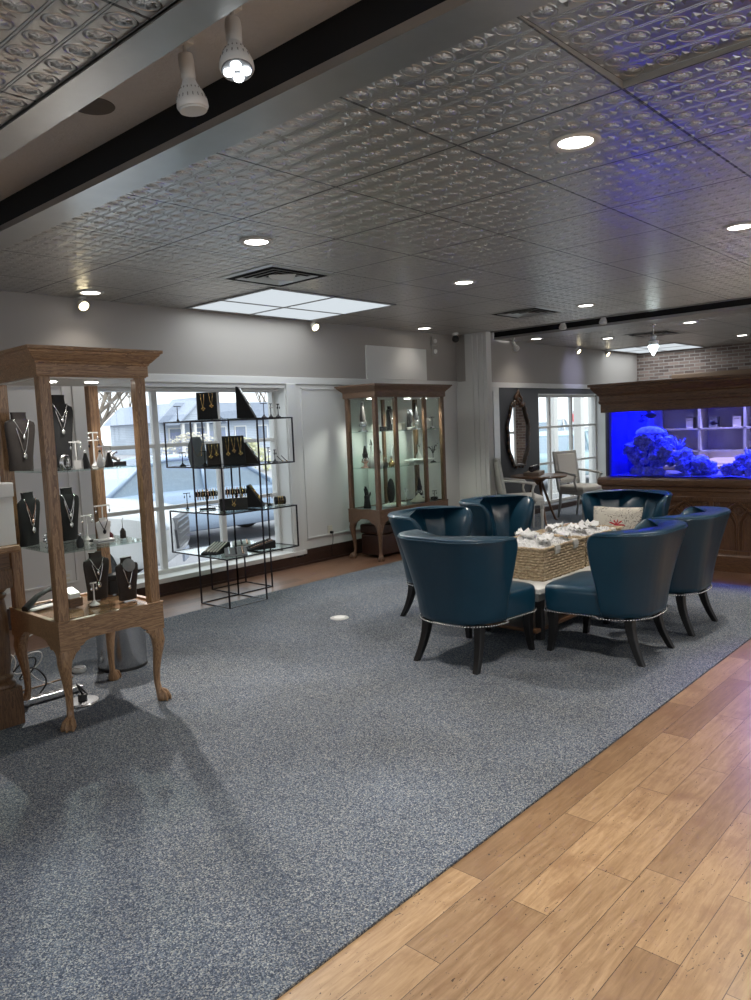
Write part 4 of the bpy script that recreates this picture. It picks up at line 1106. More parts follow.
for k in range(6):
    m = MB(); m.tube([(.035*cos(q*PI/8), 0, .035*sin(q*PI/8)) for q in range(16)], .010, 6, True)
    o = thing('bracelet', 'dark bracelet standing in the row on the wooden tray', 'bracelet', (9.65+(-.2+.08*k)*cos(.35), 5.68+(-.2+.08*k)*sin(.35), TBZ+.095), .35+1.2, 'bracelets on the wooden tray')
    m.build('band', M['black_metal'], o, smooth='all'); MB().box(-.015, .015, -.012, .012, .03, .046).build('clasp', M['silver'], o, bevel=.003)
t = thing('wall_mirror', 'tall wavy dark framed mirror with pointed crest on the charcoal wall', 'mirror', (10.09, WY-.002, 1.33))
N = 90; ol = []
for k in range(N):
    a = 2*PI*k/N
    u, v = sin(a), cos(a)
    hw = .255+.045*cos(2.0*a+PI)*.3; r_ = 1+.035*cos(9*a)
    v2 = v*.47 if v > 0 else v*.52
    wdt = .285*(1-.34*max(0, v)**2.2)
    sq = abs(u)**.75*(1 if u >= 0 else -1)
    ol.append((sq*wdt*r_, v2*r_))
gl = MB(); gl.loft([[(x*.97, -.012, z*.97) for x, z in ol], [(x*.97, -.004, z*.97) for x, z in ol]]); gl.build('mirror_glass', M['mirror'], t)
fr = MB(); fr.tube([(x*1.03, -.02, z*1.02) for x, z in ol], .028, 8, True)
fr.build('frame', wood('mirror_frame', (.006, .004, .003), (.05, .03, .016), 'z', rough=.35), t, smooth='all')
orn = MB()
for k in range(0, N, 3):
    x, z = ol[k]; orn.ball((x*1.10, -.03, z*1.05), .022, 8, 5, (1, .8, 1.3))
orn.build('carved_leaves', M['walnut_z'], t, smooth='all')
cr = MB()
cr.tube([(-.05, -.03, .45), (-.07, -.03, .52), (-.01, -.03, .57), (.02, -.03, .63)], [.03, .03, .022, .006], 8).tube([(.08, -.03, .44), (.09, -.03, .50), (.04, -.03, .55), (.02, -.03, .62)], [.03, .028, .02, .006], 8)
for a in range(5): cr.ball((-.12+.06*a, -.03, .45-.03*abs(a-2)), .032, 8, 6)
cr.build('crest', M['walnut_z'], t, smooth='all')
# ------------------------------------------------------------------ small display pieces
def bust(lab, x, y, z, h, mat, rz=0, chains=((.42, 'silver'),), disc=False, wide=1.0, name='necklace_bust'):
    t = thing(name, lab, 'necklace display', (x, y, z), rz)
    lv = [(0, .185, .085, .06), (.02, .19, .09, .06), (.22, .195, .075, .045), (.45, .22, .065, .03), (.66, .245, .062, .015), (.78, .25, .06, .01), (.835, .235, .055, .012), (.865, .16, .05, .02), (.885, .125, .05, .025), (.95, .118, .052, .03), (1.0, .125, .055, .032)]
    L = []
    for f, hw, hd, yo in lv:
        L.append([(1.14*hw*wide*h*math.copysign(abs(cos(a))**.7, cos(a)), (yo-0.0)*h+hd*h*math.copysign(abs(sin(a))**.8, sin(a)), f*h) for a in [2*PI*j/22 for j in range(22)]])
    MB().loft(L).build('bust_form', mat, t, smooth=True)
    for k, (d, mm) in enumerate(chains):
        P = []
        for s_ in (-1, 1):
            seg = []
            for q in range(9):
                f = q/8; zz = .88-(.88-d)*f
                xx = s_*.15*wide*(1-f)**.8
                yy = -.055-.012*sin(f*PI)+(.03)*(1-f)+.02*(zz-.66 if zz < .66 else 0)*-1
                seg.append((xx*h, yy*h, zz*h))
            P += seg if s_ < 0 else seg[::-1][1:]
        n = MB().tube(P, .0022, 5)
        n.ball((0, P[8][1]-.004, d*h-.012), .011 if k == 0 else .014, 8, 6, (.9, .5, 1.2))
        n.build('necklace', M[mm], t, smooth='all')
    if disc:
        MB().lathe([(.001, 0), (.15*h, 0), (.155*h, .006), (.001, .010)], n=24, M=Matrix.Translation((0, -.075*h, .82*h)) @ Matrix.Rotation(1.25, 4, 'X')).build('round_pad', M['velvet_grey'], t, smooth=True)
    return t
def tstand(lab, x, y, z, h, mat, rz=0, bar=.07, ear='silver', base=.018, rods=1):
    t = thing('earring_stand', lab, 'earring stand', (x, y, z), rz)
    m = MB()
    m.lathe([(.001, 0), (base, 0), (base, .005), (base*.45, .016), (.004, .03), (.0035, h), (.001, h)], n=12)
    m.box(-bar/2, bar/2, -.004, .004, h-.007, h)
    m.build('stand', mat, t, smooth=True)
    if ear:
        for s_ in (-1, 1):
            e = MB().tube([(s_*bar*.42, -.005, h-.004), (s_*bar*.42, -.006, h-.028)], .0014, 4).ball((s_*bar*.42, -.006, h-.036), .008, 8, 6, (.8, .6, 1.3))
            e.build('earring', M[ear], t, smooth='all')
    return t
def wedge(lab, x, y, z, w, dp, h, mat, rz=0, top=.02, deco=None, n=3, name='display_ramp', cat='jewellery display'):
    """front face slopes; front is -y"""
    t = thing(name, lab, cat, (x, y, z), rz)
    MB().prism([(-dp/2, 0), (dp/2, 0), (dp/2, h), (dp/2-top, h), (-dp/2, .012)], -w/2, w/2, 'x').build('board', mat, t, bevel=.003)
    if deco:
        sl = Vector((0, dp-top, h-.012)); nrm = Vector((0, -(h-.012), dp-top)).normalized()
        for k in range(n):
            xx = (-.5+(k+.5)/n)*w*.85
            b0 = Vector((xx, -dp/2, .012)); m = MB()
            a, c_ = b0+sl*.95+nrm*.004, b0+sl*(.35+.1*(k % 2))+nrm*.004
            m.tube([a+Vector((-.016, 0, 0)), (a+c_)/2+Vector((-.010, 0, 0)), c_, (a+c_)/2+Vector((.010, 0, 0)), a+Vector((.016, 0, 0))], .002, 5)
            for q in range(4): m.ball(c_+nrm*.002+Vector((.012*cos(q*PI/2), 0, 0))+sl.normalized()*.012*sin(q*PI/2), .007, 7, 5)
            m.build('necklace', M[deco], t, smooth='all')
    return t
def tower(lab, x, y, z, h, m1, m2):
    t = thing('trinket_tower', lab, 'ornament', (x, y, z))
    MB().lathe([(.003, 0), (.055, 0), (.055, .012), (.02, .02), (.016, .05), (.045, .065), (.045, .08), (.018, .09), (.015, .11), (.003, .115)], n=16).build('tiered_stand', m1, t, smooth=True)
    MB().lathe([(.003, .112), (.030, .115), (.034, .16), (.026, h*.65), (.018, h*.85), (.010, h*.93), (.014, h*.96), (.003, h)], n=14).build('spire', m2, t, smooth=True)
    g = MB()
    for k in range(14): a = k*2.4; g.ball(((.04)*cos(a), .04*sin(a), .07+.003*k), .009, 6, 5)
    g.build('gems', M['silver'], t, smooth='all')
# near oak case, top glass shelf
z = 1.34
bust('dark brown necklace bust on the top shelf at the left of the near oak case', 1.79, 4.21, z, .315, M['velvet_brown'], .35, ((.60, 'silver'), (.28, 'silver')), wide=1.12)
bust('tall black necklace bust on the top glass shelf of the near oak case', 2.025, 4.235, z, .41, M['velvet'], .1, ((.68, 'silver'), (.52, 'silver')), wide=.72)
t = thing('cuff_bracelet', 'wide silver cuff on the top glass shelf just right of the front post', 'bracelet', (1.905, 3.97, z+.036), .6)
MB().tube([(.034*cos(a), 0, .034*sin(a)) for a in [k*PI/9-.9 for k in range(16)]], .012, 8).build('band', M['steel'], t, smooth='all')
MB().ball((0, -.012, .032), .016, 10, 7, (1.2, .7, .6)).build('gem', M['black_metal'], t, smooth='all')
t = thing('price_card', 'small white card standing on the top glass shelf of the near oak case', 'card', (1.965, 3.92, z), .2)
MB().box(-.035, .035, -.002, .002, 0, .045, Matrix.Rotation(-.25, 4, 'X')).build('card', M['white_plastic'], t); MB().box(-.035, .035, 0, .03, 0, .004).build('foot', M['white_plastic'], t)
tstand('white earring stand nearest the white card on the top shelf of the near oak case', 2.035, 4.10, z, .145, M['white_plastic'])
tstand('tallest white earring stand on the top shelf of the near oak case', 2.116, 4.05, z, .193, M['white_plastic'], bar=.06)
tstand('white earring stand with a wide bar behind the white drop earring', 2.175, 4.16, z, .15, M['white_plastic'], ear='black_metal')
tstand('low white earring stand between the two black cones', 2.115, 3.93, z, .115, M['white_plastic'], bar=.08, ear='silver')
def cone(lab, x, y, z, h, mat, r=.026):
    t = thing('ring_cone', lab, 'ring holder', (x, y, z))
    MB().lathe([(.001, 0), (r, 0), (r*.9, .01), (r*.35, h*.75), (r*.25, h*.85), (.001, h*.88)], n=14).build('cone', mat, t, smooth=True)
    MB().ball((0, 0, h*.9), .010, 8, 6).build('gem', M['silver'], t, smooth='all')
cone('black ring cone left of the white drop on the top shelf', 2.005, 3.935, z, .095, M['velvet'])
cone('black ring cone right of the white drop on the top shelf', 2.10, 3.86, z, .09, M['velvet'])
t = thing('earring_drop', 'white pointed drop shaped earring holder between the black cones', 'earring holder', (2.045, 3.85, z))
MB().lathe([(.001, 0), (.012, 0), (.022, .018), (.018, .04), (.006, .075), (.001, .09)], n=14).build('drop', M['white_plastic'], t, smooth=True); MB().ball((0, 0, .088), .007, 8, 5).build('tip', M['black'], t, smooth='all')
t = thing('brooch_block', 'black block carrying a jewelled brooch at the right end of the top shelf', 'brooch', (2.20, 3.98, z))
MB().box(-.055, .055, -.03, .03, 0, .022).build('block', M['black'], t, bevel=.003)
g = MB()
for k in range(9): g.ball((.022*cos(k*.7), .01*sin(k*1.1), .03+.0055*k), .012-.0006*k, 8, 6)
g.build('brooch', M['steel'], t, smooth='all')
# middle glass shelf
z = .925
bust('leaning black necklace bust on the middle shelf at the left of the near oak case', 1.80, 4.21, z, .295, M['velvet'], .45, ((.50, 'rosegold'), (.33, 'silver')))
bust('straight black necklace bust on the middle shelf right of the near oak case post', 2.015, 4.20, z, .30, M['velvet'], .15, ((.52, 'silver'), (.33, 'silver')), wide=.85)
t = thing('flower_brooch', 'silver flower shaped brooch beside the left middle bust', 'brooch', (1.815, 4.05, z))
MB().lathe([(.001, 0), (.018, 0), (.006, .012), (.004, .03), (.001, .031)], n=12).build('stem', M['steel'], t, smooth=True)
g = MB()
for k in range(7): g.ball((.020*cos(k*.9), -.004, .048+.020*sin(k*.9)), .011, 8, 6)
g.ball((0, -.008, .048), .011, 8, 6); g.build('petals', M['steel'], t, smooth='all')
t = thing('scent_bottle', 'little black bottle near the front post on the middle shelf', 'bottle', (1.90, 3.86, z))
MB().lathe([(.001, 0), (.016, 0), (.020, .012), (.018, .04), (.008, .052), (.007, .06), (.001, .061)], n=14).build('bottle_body', M['black'], t, smooth=True); MB().ball((0, 0, .068), .010, 8, 6).build('stopper', M['steel'], t, smooth='all')
t = thing('finger_ring', 'dark jewelled ring lying on the middle glass shelf', 'ring', (2.02, 3.97, z+.008))
MB().tube([(.011*cos(k*PI/8), .011*sin(k*PI/8), 0) for k in range(16)], .003, 6, True).build('band', M['silver'], t, smooth='all'); MB().ball((0, -.012, .006), .013, 8, 6, (1.5, .8, .6)).build('gem', M['black'], t, smooth='all')
bust('small white necklace bust on a white block on the middle glass shelf', 2.06, 3.90, z+.022, .115, M['white_plastic'], 0, ((.45, 'black_metal'),), wide=1.35)
t = thing('display_block', 'low white block under the small white bust', 'block', (2.06, 3.905, z))
MB().box(-.05, .05, -.028, .028, 0, .022).build('block_body', M['white_plastic'], t, bevel=.003); MB().box(-.05, .05, -.0285, -.0282, .008, .012).build('edge_line', M['velvet_grey'], t)
tstand('white earring stand with the widest bar on the middle shelf', 2.175, 4.12, z, .188, M['white_plastic'], bar=.10, ear='steel')
tstand('short white earring stand left of the small white bust', 2.06, 4.09, z, .143, M['white_plastic'], bar=.07)
def tassel(lab, x, y, z, h, mat):
    t = thing('tassel_earring', lab, 'earring', (x, y, z))
    MB().lathe([(.001, .002), (.017, .004), (.016, h*.35), (.006, h*.5), (.001, h*.52)], n=12).build('tassel', mat, t, smooth=True)
    MB().tube([(0, 0, h*.5), (0, 0, h*.9), (.0, -.012, h)], .002, 5).build('hook', M['silver'], t, smooth='all')
    MB().lathe([(.001, 0), (.012, 0), (.012, .003), (.001, .004)], n=12).build('base_disc', M['white_plastic'], t, smooth=True)
tassel('long black tassel earring hanging at the right of the middle shelf', 2.20, 3.95, z, .12, M['velvet_brown'])
tassel('short dark red tassel earring beside the small white bust', 2.15, 4.0, z, .08, M['darkred'])
# deck
z = .577
bust('left dark necklace bust of the pair on the deck of the near oak case', 2.10, 4.09, z, .275, M['velvet_brown'], .0, ((.62, 'silver'), (.36, 'silver')))
bust('dark bust with a round grey pad on the deck of the near oak case', 2.192, 3.92, z, .245, M['velvet_brown'], .0, ((.36, 'silver'),), disc=True)
t = thing('jewellery_box', 'small black box behind the bust with the round pad', 'box', (2.235, 4.17, z))
MB().box(-.045, .045, -.04, .04, 0, .085).build('body', M['velvet'], t, bevel=.004); MB().box(-.047, .047, -.042, .042, .087, .115).build('lid', M['velvet'], t, bevel=.005)
t = tstand('white earring stand on the wooden deck in front of the dark busts', 2.01, 3.97, z, .128, M['white_plastic'], bar=.035, ear='silver', base=.028)
t = thing('barcode_scanner', 'black handheld scanner resting on white slips on the wooden deck at left', 'scanner', (1.80, 4.19, z+.03), .2)
L = []
for f, zz, r_ in ((0, .0, .028), (.15, .02, .03), (.4, .055, .022), (.7, .075, .020), (.92, .085, .026), (1, .082, .018)):
    L.append([(-.09+.20*f, r_*cos(q*PI/6), zz-.02+r_*.6*sin(q*PI/6)) for q in range(12)])
MB().loft(L).build('scanner_body', M['black'], t, smooth=True)
MB().ball((.115, 0, .060), .022, 10, 7, (.7, 1, .8)).build('scanner_window', M['white_plastic'], t, smooth='all')
MB().tube([(-.08, 0, -.01), (-.03, .02, -.022), (.05, .03, -.024), (.09, .02, -.02)], .006, 6).build('cord', M['black'], t, smooth='all')
MB().box(-.08, .09, -.05, .05, -.0295, -.024).build('cradle', M['white_plastic'], t, bevel=.002)
t = thing('card_holder', 'small wooden block holding white cards on the deck by the front post', 'card holder', (1.925, 4.06, z), .1)
MB().box(-.04, .04, -.045, .045, 0, .05).build('block', M['oak_case_x'], t, bevel=.004); MB().prism([(-.035, .045), (.035, .045), (.035, .10), (-.035, .075)], -.03, .03, 'x').build('cards', M['white_plastic'], t)

# ------------------------------------------------------------------ pieces on the black rack
z = SZ[4]
wedge('black velvet board with two gold necklaces on top of the black rack', 3.95, 5.52, z, .17, .10, .235, M['velvet'], -.55, deco='gold', n=2)
wedge('tall black wedge seen edge on at the top of the black rack', 4.36, 5.50, z, .12, .16, .285, M['velvet'], .74, deco='silver', n=2)
tstand('thin earring stand with a wide bar on top of the rack beside the black wedge', 4.42, 5.33, z, .13, M['black_metal'], bar=.075, ear=None, base=.024)
tstand('thin earring stand, middle of the three at the right on top of the rack', 4.50, 5.33, z, .125, M['black_metal'], bar=.03, base=.02)
tstand('thin earring stand at the right corner on top of the rack', 4.56, 5.30, z, .12, M['black_metal'], bar=.03, base=.024, ear='black_metal')
tstand('lone thin earring stand at the left on top of the rack', 3.90, 5.90, z, .135, M['black_metal'], bar=.07, ear=None, base=.014)
z = SZ[3]
tstand('black earring stand at the left end of the upper rack shelf', 3.94, 5.93, z, .125, M['velvet'], bar=.07, ear='silver', base=.03)
t = thing('necklace_easel', 'pale grey eight sided panel leaning on the upper rack shelf', 'necklace display', (4.06, 5.86, z), -.4)
e = [(-.07, 0), (.07, 0), (.085, .08), (.075, .19), (.04, .265), (-.04, .265), (-.075, .19), (-.085, .08)]
R = Matrix.Rotation(-.25, 4, 'X')
MB().loft([[tuple(R @ Vector((a, -.006, b_))) for a, b_ in e], [tuple(R @ Vector((a, .006, b_))) for a, b_ in e]]).build('panel', M['velvet_grey'], t)
MB().box(-.01, .01, .0, .10, 0, .008).build('prop', M['velvet'], t); MB().tube([(-.05, -.008, .2), (-.03, .01, .12), (0, .012, .08), (.03, .01, .12), (.05, .0, .2)], .002, 5).build('necklace', M['gold'], t)
tstand('black double earring stand in front of the pale panel on the upper rack shelf', 4.02, 5.70, z, .13, M['velvet'], bar=.085, ear='gold', base=.03)
wedge('dark brown board with gold pendants beside the big black board on the rack', 4.06, 5.62, z, .12, .10, .195, M['velvet_brown'], -.55, deco='gold', n=2)
wedge('big black velvet board with gold chains in the middle of the upper rack shelf', 4.14, 5.43, z, .19, .11, .255, M['velvet'], -.55, deco='gold', n=3)
wedge('black wedge seen edge on at the right of the upper rack shelf', 4.36, 5.46, z, .12, .13, .19, M['velvet_brown'], .74, deco='silver', n=2)
tstand('low black earring stand right of the big black board on the upper rack shelf', 4.30, 5.62, z, .12, M['velvet'], bar=.08, ear=None, base=.025)
tstand('slim earring stand with a curl at the right of the upper rack shelf', 4.42, 5.30, z, .14, M['black_metal'], bar=.025, ear='silver', base=.016)
tstand('slim earring stand next to the two slanted pins on the upper rack shelf', 4.51, 5.32, z, .115, M['black_metal'], bar=.025, ear='black_metal', base=.026)
for k, (x, y) in enumerate(((4.53, 5.27), (4.59, 5.28))):
    o = thing('slanted_pin', ('slanted black pin at the right end of the upper rack shelf, left one', 'slanted black pin at the right end of the upper rack shelf, right one')[k], 'hair pin', (x, y, z), -.75)
    MB().tube([(.02, 0, .004), (-.005, 0, .03), (-.03, 0, .058)], .004, 6).build('pin', M['black_metal'], o, smooth='all'); MB().ball((.02, 0, .008), .007, 8, 5).build('pin_head', M['gold'], o, smooth='all')
z = SZ[2]
def bangle_bar(lab, x, y, z, rz, h=.14, L_=.19):
    t = thing('bangle_stand', lab, 'bracelet stand', (x, y, z), rz)
    m = MB(); m.box(-.07, .07, -.03, .03, 0, .012).cyl((0, 0, .01), (0, 0, h), .009, n=10).cyl((-L_/2, 0, h), (L_/2, 0, h), .024, n=14)
    m.build('t_bar', M['velvet'], t, smooth=True)
    for k in range(8):
        xx = -L_/2+.015+k*(L_-.03)/7; b_ = MB()
        b_.tube([(xx+.003*sin(k+q), .038*cos(q*PI/8), h-.004+.038*sin(q*PI/8)) for q in range(16)], .0045, 6, True)
        for q in range(8): b_.ball((xx, .043*cos(q*PI/4), h-.004+.043*sin(q*PI/4)), .006, 6, 4)
        b_.build('bangle', M[('rosegold', 'pearl', 'gold', 'silver')[k % 4]], t, smooth='all')
tstand('small double earring stand at the left end of the middle rack shelf', 3.96, 5.93, z, .15, M['black_metal'], bar=.07, ear='black_metal', base=.018)
bangle_bar('black bar stacked with bangles at the left of the middle rack shelf', 4.03, 5.72, z, -.55)
wedge('low black bench with a gold brooch in the middle of the middle rack shelf', 4.11, 5.44, z, .24, .10, .10, M['velvet'], -.55, deco='gold', n=1, top=.05)
bangle_bar('black bar stacked with bangles behind the low bench on the middle rack shelf', 4.28, 5.62, z, -.55)
wedge('steep black wedge at the right of the middle rack shelf', 4.37, 5.45, z, .14, .14, .20, M['velvet'], .74, deco='gold', n=2)
tstand('small crossbar stand right of the steep wedge on the middle rack shelf', 4.47, 5.38, z, .11, M['velvet'], bar=.06, ear='rosegold', base=.024)
t = thing('bangle_roll', 'black padded roll with gold bangles at the right end of the middle rack shelf', 'bracelet roll', (4.56, 5.34, z+.042), -.5)
MB().cyl((-.05, 0, 0), (.05, 0, 0), .038, n=18).build('roll', M['velvet'], t, smooth=True, bevel=.006)
for k in (-1, 0, 1): MB().tube([(.02*k, .039*cos(q*PI/10), .039*sin(q*PI/10)) for q in range(20)], .0025, 5, True).build('bangle', M['gold'], t, smooth='all')
z = SZ[1]
def tray(lab, x, y, z, w, dp, h, mat, rz, kind):
    t = thing('bracelet_tray', lab, 'jewellery tray', (x, y, z), rz)
    MB().prism([(-dp/2, 0), (dp/2, 0), (dp/2, h), (-dp/2, .012)], -w/2, w/2, 'x').build('tray_wedge', mat, t, bevel=.003)
    n_ = 5 if kind == 'stripe' else 3
    for k in range(n_):
        xx = (-.5+(k+.5)/n_)*w*.9; m = MB()
        pts = [(xx, -dp/2+dp*f, .012+(h-.012)*f+.006) for f in [.1+.8*q/9 for q in range(10)]]
        if kind == 'stripe': m.tube(pts, .007, 6)
        else:
            for p in pts: m.ball(p, .009, 7, 5)
        m.build('bracelet', M['pearl'] if kind == 'stripe' else M[('silver', 'black_metal', 'rosegold')[k % 3]], t, smooth='all')
tray('slanted black tray with white bracelet rows at the left of the lowest rack shelf', 3.99, 5.58, z, .17, .22, .085, M['velvet'], -1.2, 'stripe')
tray('grey tray with three bead bracelets in front on the lowest rack shelf', 4.02, 5.33, z, .19, .18, .055, M['velvet_grey'], -.6, 'bead')
tray('black wedge tray with bead bracelets at the right of the lowest rack shelf', 4.36, 5.42, z, .18, .24, .07, M['velvet'], -1.9, 'bead')
tray('pale tray behind the bead trays on the lowest rack shelf', 4.40, 5.74, z, .17, .14, .035, M['offwhite_cloth'], -.6, 'bead')
# ------------------------------------------------------------------ pieces in the wide case
z = 1.44
tower('dark spired trinket tower on the top shelf at the left of the wide glass case', 6.275, 5.86, z, .33, M['steel'], M['velvet_brown'])
def small_box(lab, x, y, z, w, h, m):
    t = thing('gift_box', lab, 'box', (x, y, z)); MB().box(-w/2, w/2, -.03, .03, 0, h*.65).build('body', m, t, bevel=.003); MB().box(-w/2-.003, w/2+.003, -.033, .033, h*.66, h).build('lid', m, t, bevel=.003)
small_box('small cream box beside the dark tower on the top shelf of the wide case', 6.40, 5.78, z, .06, .07, M['ivory'])
small_box('small green black box behind the corner post on the top shelf of the wide case', 6.47, 5.74, z, .05, .05, M['velvet'])
bust('black bust with a pale necklace on the top shelf of the wide case', 6.70, 5.82, z, .28, M['velvet'], .25, ((.35, 'pearl'), (.5, 'silver')))
bust('black bust with a round grey pad on the top shelf of the wide case', 7.02, 5.79, z, .24, M['velvet'], .3, ((.35, 'silver'),), disc=True)
small_box('cream box right of the pale necklace bust on the top shelf of the wide case', 6.80, 5.74, z, .06, .08, M['ivory'])
small_box('low white box under the padded bust on the top shelf of the wide case', 6.94, 5.70, z, .10, .03, M['white_plastic'])
tower('silver trinket tower at the right of the top shelf of the wide case', 7.22, 5.86, z, .32, M['silver'], M['velvet'])
tstand('dark display stand at the right end of the top shelf of the wide case', 7.33, 5.70, z, .14, M['velvet'], bar=.09, ear='pearl', base=.045)
small_box('white box on the right end of the top shelf of the wide case', 7.27, 5.74, z, .05, .13, M['white_plastic'])
z = 1.035
tower('brown trinket tower on the middle shelf at the left of the wide case', 6.27, 5.84, z, .25, M['rosegold'], M['velvet_brown'])
def bottle(lab, x, y, z, h, m):
    t = thing('perfume_bottle', lab, 'bottle', (x, y, z)); MB().lathe([(.001, 0), (.03, 0), (.036, .02), (.034, h*.35), (.012, h*.5), (.010, h*.72), (.016, h*.74), (.001, h*.75)], n=14).build('bottle_body', m, t, smooth=True); MB().lathe([(.006, h*.75), (.02, h*.80), (.012, h*.9), (.001, h)], n=12).build('stopper', M['silver'], t, smooth=True)
bottle('tall slim pale bottle on the middle shelf at the left of the wide case', 6.38, 5.85, z, .32, M['pearl'])
bottle('shorter pale bottle on the middle shelf of the wide case by the corner post', 6.45, 5.78, z, .20, M['white_plastic'])
bottle('small black bottle on the middle shelf right of the corner post of the wide case', 6.54, 5.78, z, .11, M['black'])
bottle('gold bottle on the middle shelf right of the small black bottle in the wide case', 6.60, 5.74, z, .12, M['gold'])
bust('white necklace bust on the middle shelf of the wide case', 6.77, 5.84, z, .25, M['white_plastic'], .3, ((.4, 'gold'),), wide=.8)
t = thing('pearl_tray', 'long white tray of pearls on the middle shelf of the wide case', 'jewellery tray', (7.14, 5.76, z), 0)
MB().box(-.20, .20, -.07, .07, .03, .05).box(-.16, .16, -.04, .04, 0, .03).build('tray_body', M['white_plastic'], t, bevel=.005)
for k in range(3): MB().tube([(-.12+.12*k+.04*cos(q*PI/8), .035*sin(q*PI/8), .056) for q in range(16)], .006, 6, True).build('pearl_string', M['pearl'], t, smooth='all')
bottle('slim pale bottle behind the pearl tray on the middle shelf of the wide case', 7.30, 5.90, z, .24, M['pearl'])
t = thing('wire_tree', 'dark wire jewellery tree at the right of the middle shelf of the wide case', 'jewellery tree', (7.34, 5.71, z))
m = MB().lathe([(.001, 0), (.04, 0), (.03, .01), (.004, .02), (.004, .12), (.001, .12)], n=12)
for k in range(7): a = k*.9; m.tube([(0, 0, .10), (.03*cos(a), .03*sin(a), .14+.01*k), (.06*cos(a), .06*sin(a), .15+.012*k)], .003, 5)
m.build('branches', M['black_metal'], t, smooth='all')
MB().ball((.05, .02, .15), .012).ball((-.04, .03, .18), .012).ball((0, -.05, .20), .012).build('beads', M['silver'], t, smooth='all')
z = .579
t = thing('ring_hand', 'black hand shaped ring holder at the left of the floor of the wide case', 'ring holder', (6.27, 5.84, z), .2)
m = MB().lathe([(.003, 0), (.045, 0), (.040, .03), (.030, .10), (.036, .14), (.003, .15)], n=14)
for k, (dx, l) in enumerate(((-.027, .075), (-.009, .10), (.009, .095), (.026, .07))): m.tube([(dx*.8, 0, .13), (dx-.008, 0, .15+l*.5), (dx-.022, .004, .15+l)], [.011, .010, .007], 7)
m.tube([(.03, 0, .11), (.052, -.01, .15), (.055, -.012, .18)], [.011, .010, .007], 7)
m.build('hand', M['velvet'], t, smooth='all'); MB().tube([(-.012+.013*cos(q*PI/6), .013*sin(q*PI/6), .19) for q in range(12)], .003, 5, True).build('ring', M['silver'], t)
t = thing('oval_pad', 'oval black upright pad on the floor of the wide case', 'necklace display', (6.70, 5.84, z), .3)
MB().ball((0, .01, .155), .15, 20, 12, (.62, .2, 1.0)).build('pad', M['velvet'], t, smooth='all'); MB().box(-.05, .05, -.02, .06, 0, .02).build('foot', M['velvet'], t, bevel=.004)
t = thing('pearl_tray', 'flat white tray at the front of the floor of the wide case', 'jewellery tray', (6.58, 5.70, z), 0)
MB().box(-.14, .14, -.06, .06, 0, .025).build('tray_body', M['white_plastic'], t, bevel=.004)
for k in range(3): MB().box(-.12+.08*k, -.06+.08*k, -.04, .04, .025, .034).build('pad', M['ivory'], t, bevel=.003)
t = thing('shell_ornament', 'ivory conical shell ornament on the floor of the wide case', 'ornament', (7.06, 5.73, z))
m = MB(); L = []
for f, r_ in ((0, .11), (.1, .115), (.3, .085), (.6, .045), (.85, .02), (1, .004)): L.append([(r_*(1+.12*cos(5*q*PI/12))*cos(q*PI/12), r_*(1+.12*cos(5*q*PI/12))*.7*sin(q*PI/12), f*.10) for q in range(24)])
m.loft(L).build('shell', M['ivory'], t, smooth='all'); MB().ball((.02, -.05, .05), .008).build('bead', M['black'], t, smooth='all')
tower('dark blue spired tower on the floor of the wide case', 7.24, 5.86, z, .28, M['velvet'], M['black_metal'])
tstand('thin silver stand on the floor of the wide case left of the shell', 6.98, 5.86, z, .16, M['silver'], bar=.05, ear='silver', base=.025)
tstand('thin dark stand at the right end of the floor of the wide case', 7.33, 5.70, z, .11, M['black_metal'], bar=.08, ear='silver', base=.025)
small_box('small dark box at the right end of the floor of the wide case', 7.27, 5.66, z, .06, .04, M['velvet'])

# ------------------------------------------------------------------ under the near case: bin, charger, cables
t = thing('waste_bin', 'round brushed steel waste bin under the near oak case', 'bin', (2.46, 4.54, .009))
MB().lathe([(.003, .012), (.150, .012), (.153, .02), (.153, .395), (.157, .40), (.157, .408), (.147, .408), (.146, .05), (.003, .05)], n=36).build('bin_body', M['steel'], t, smooth=True)
MB().lathe([(.08, 0), (.155, 0), (.157, .008), (.155, .018), (.08, .018)], n=36).build('base_ring', M['black'], t, smooth=True)
t = thing('floor_puck', 'white round puck on the carpet left of the steel bin', 'puck', (2.22, 4.66, .009))
MB().lathe([(.002, 0), (.04, 0), (.045, .012), (.04, .028), (.002, .032)], n=20).build('puck_body', M['white_plastic'], t, smooth=True); MB().lathe([(.030, .029), (.036, .030), (.034, .033), (.030, .0335)], n=20).build('ring', M['steel'], t, smooth=True)
t = thing('power_strip', 'long silver power strip lying on the carpet under the near oak case', 'power strip', (1.90, 4.32, .009), -.05)
MB().box(-.20, .16, -.028, .028, 0, .035).build('housing', M['steel'], t, bevel=.004); 
for k in range(5): MB().box(-.18+.06*k, -.145+.06*k, -.017, .017, .035, .037).build('socket', M['black'], t)
t = thing('charger_base', 'flat silver round charger with black plug beside the front leg', 'charger', (1.955, 4.09, .009))
MB().lathe([(.002, 0), (.085, 0), (.09, .006), (.085, .014), (.002, .016)], n=28).build('base_plate', M['steel'], t, smooth=True)
MB().box(-.02, .02, -.02, .02, .015, .05).build('plug', M['black'], t, bevel=.005); MB().tube([(0, 0, .05), (-.02, .01, .10), (-.03, .0, .115), (.01, .01, .07), (.04, .02, .03)], .005, 6).build('lead', M['black'], t, smooth='all')
def cable(lab, pts, r, m):
    # smooth the polyline
    P = [Vector(p) for p in pts]
    for _ in range(3):
        Q = [P[0]]
        for a, b_ in zip(P, P[1:]): Q += [a*.75+b_*.25, a*.25+b_*.75]
        P = Q+[P[-1]]
    o = MB().tube(P, r, 6).build('cable', m, None, smooth='all'); tag(o, lab, 'cable')
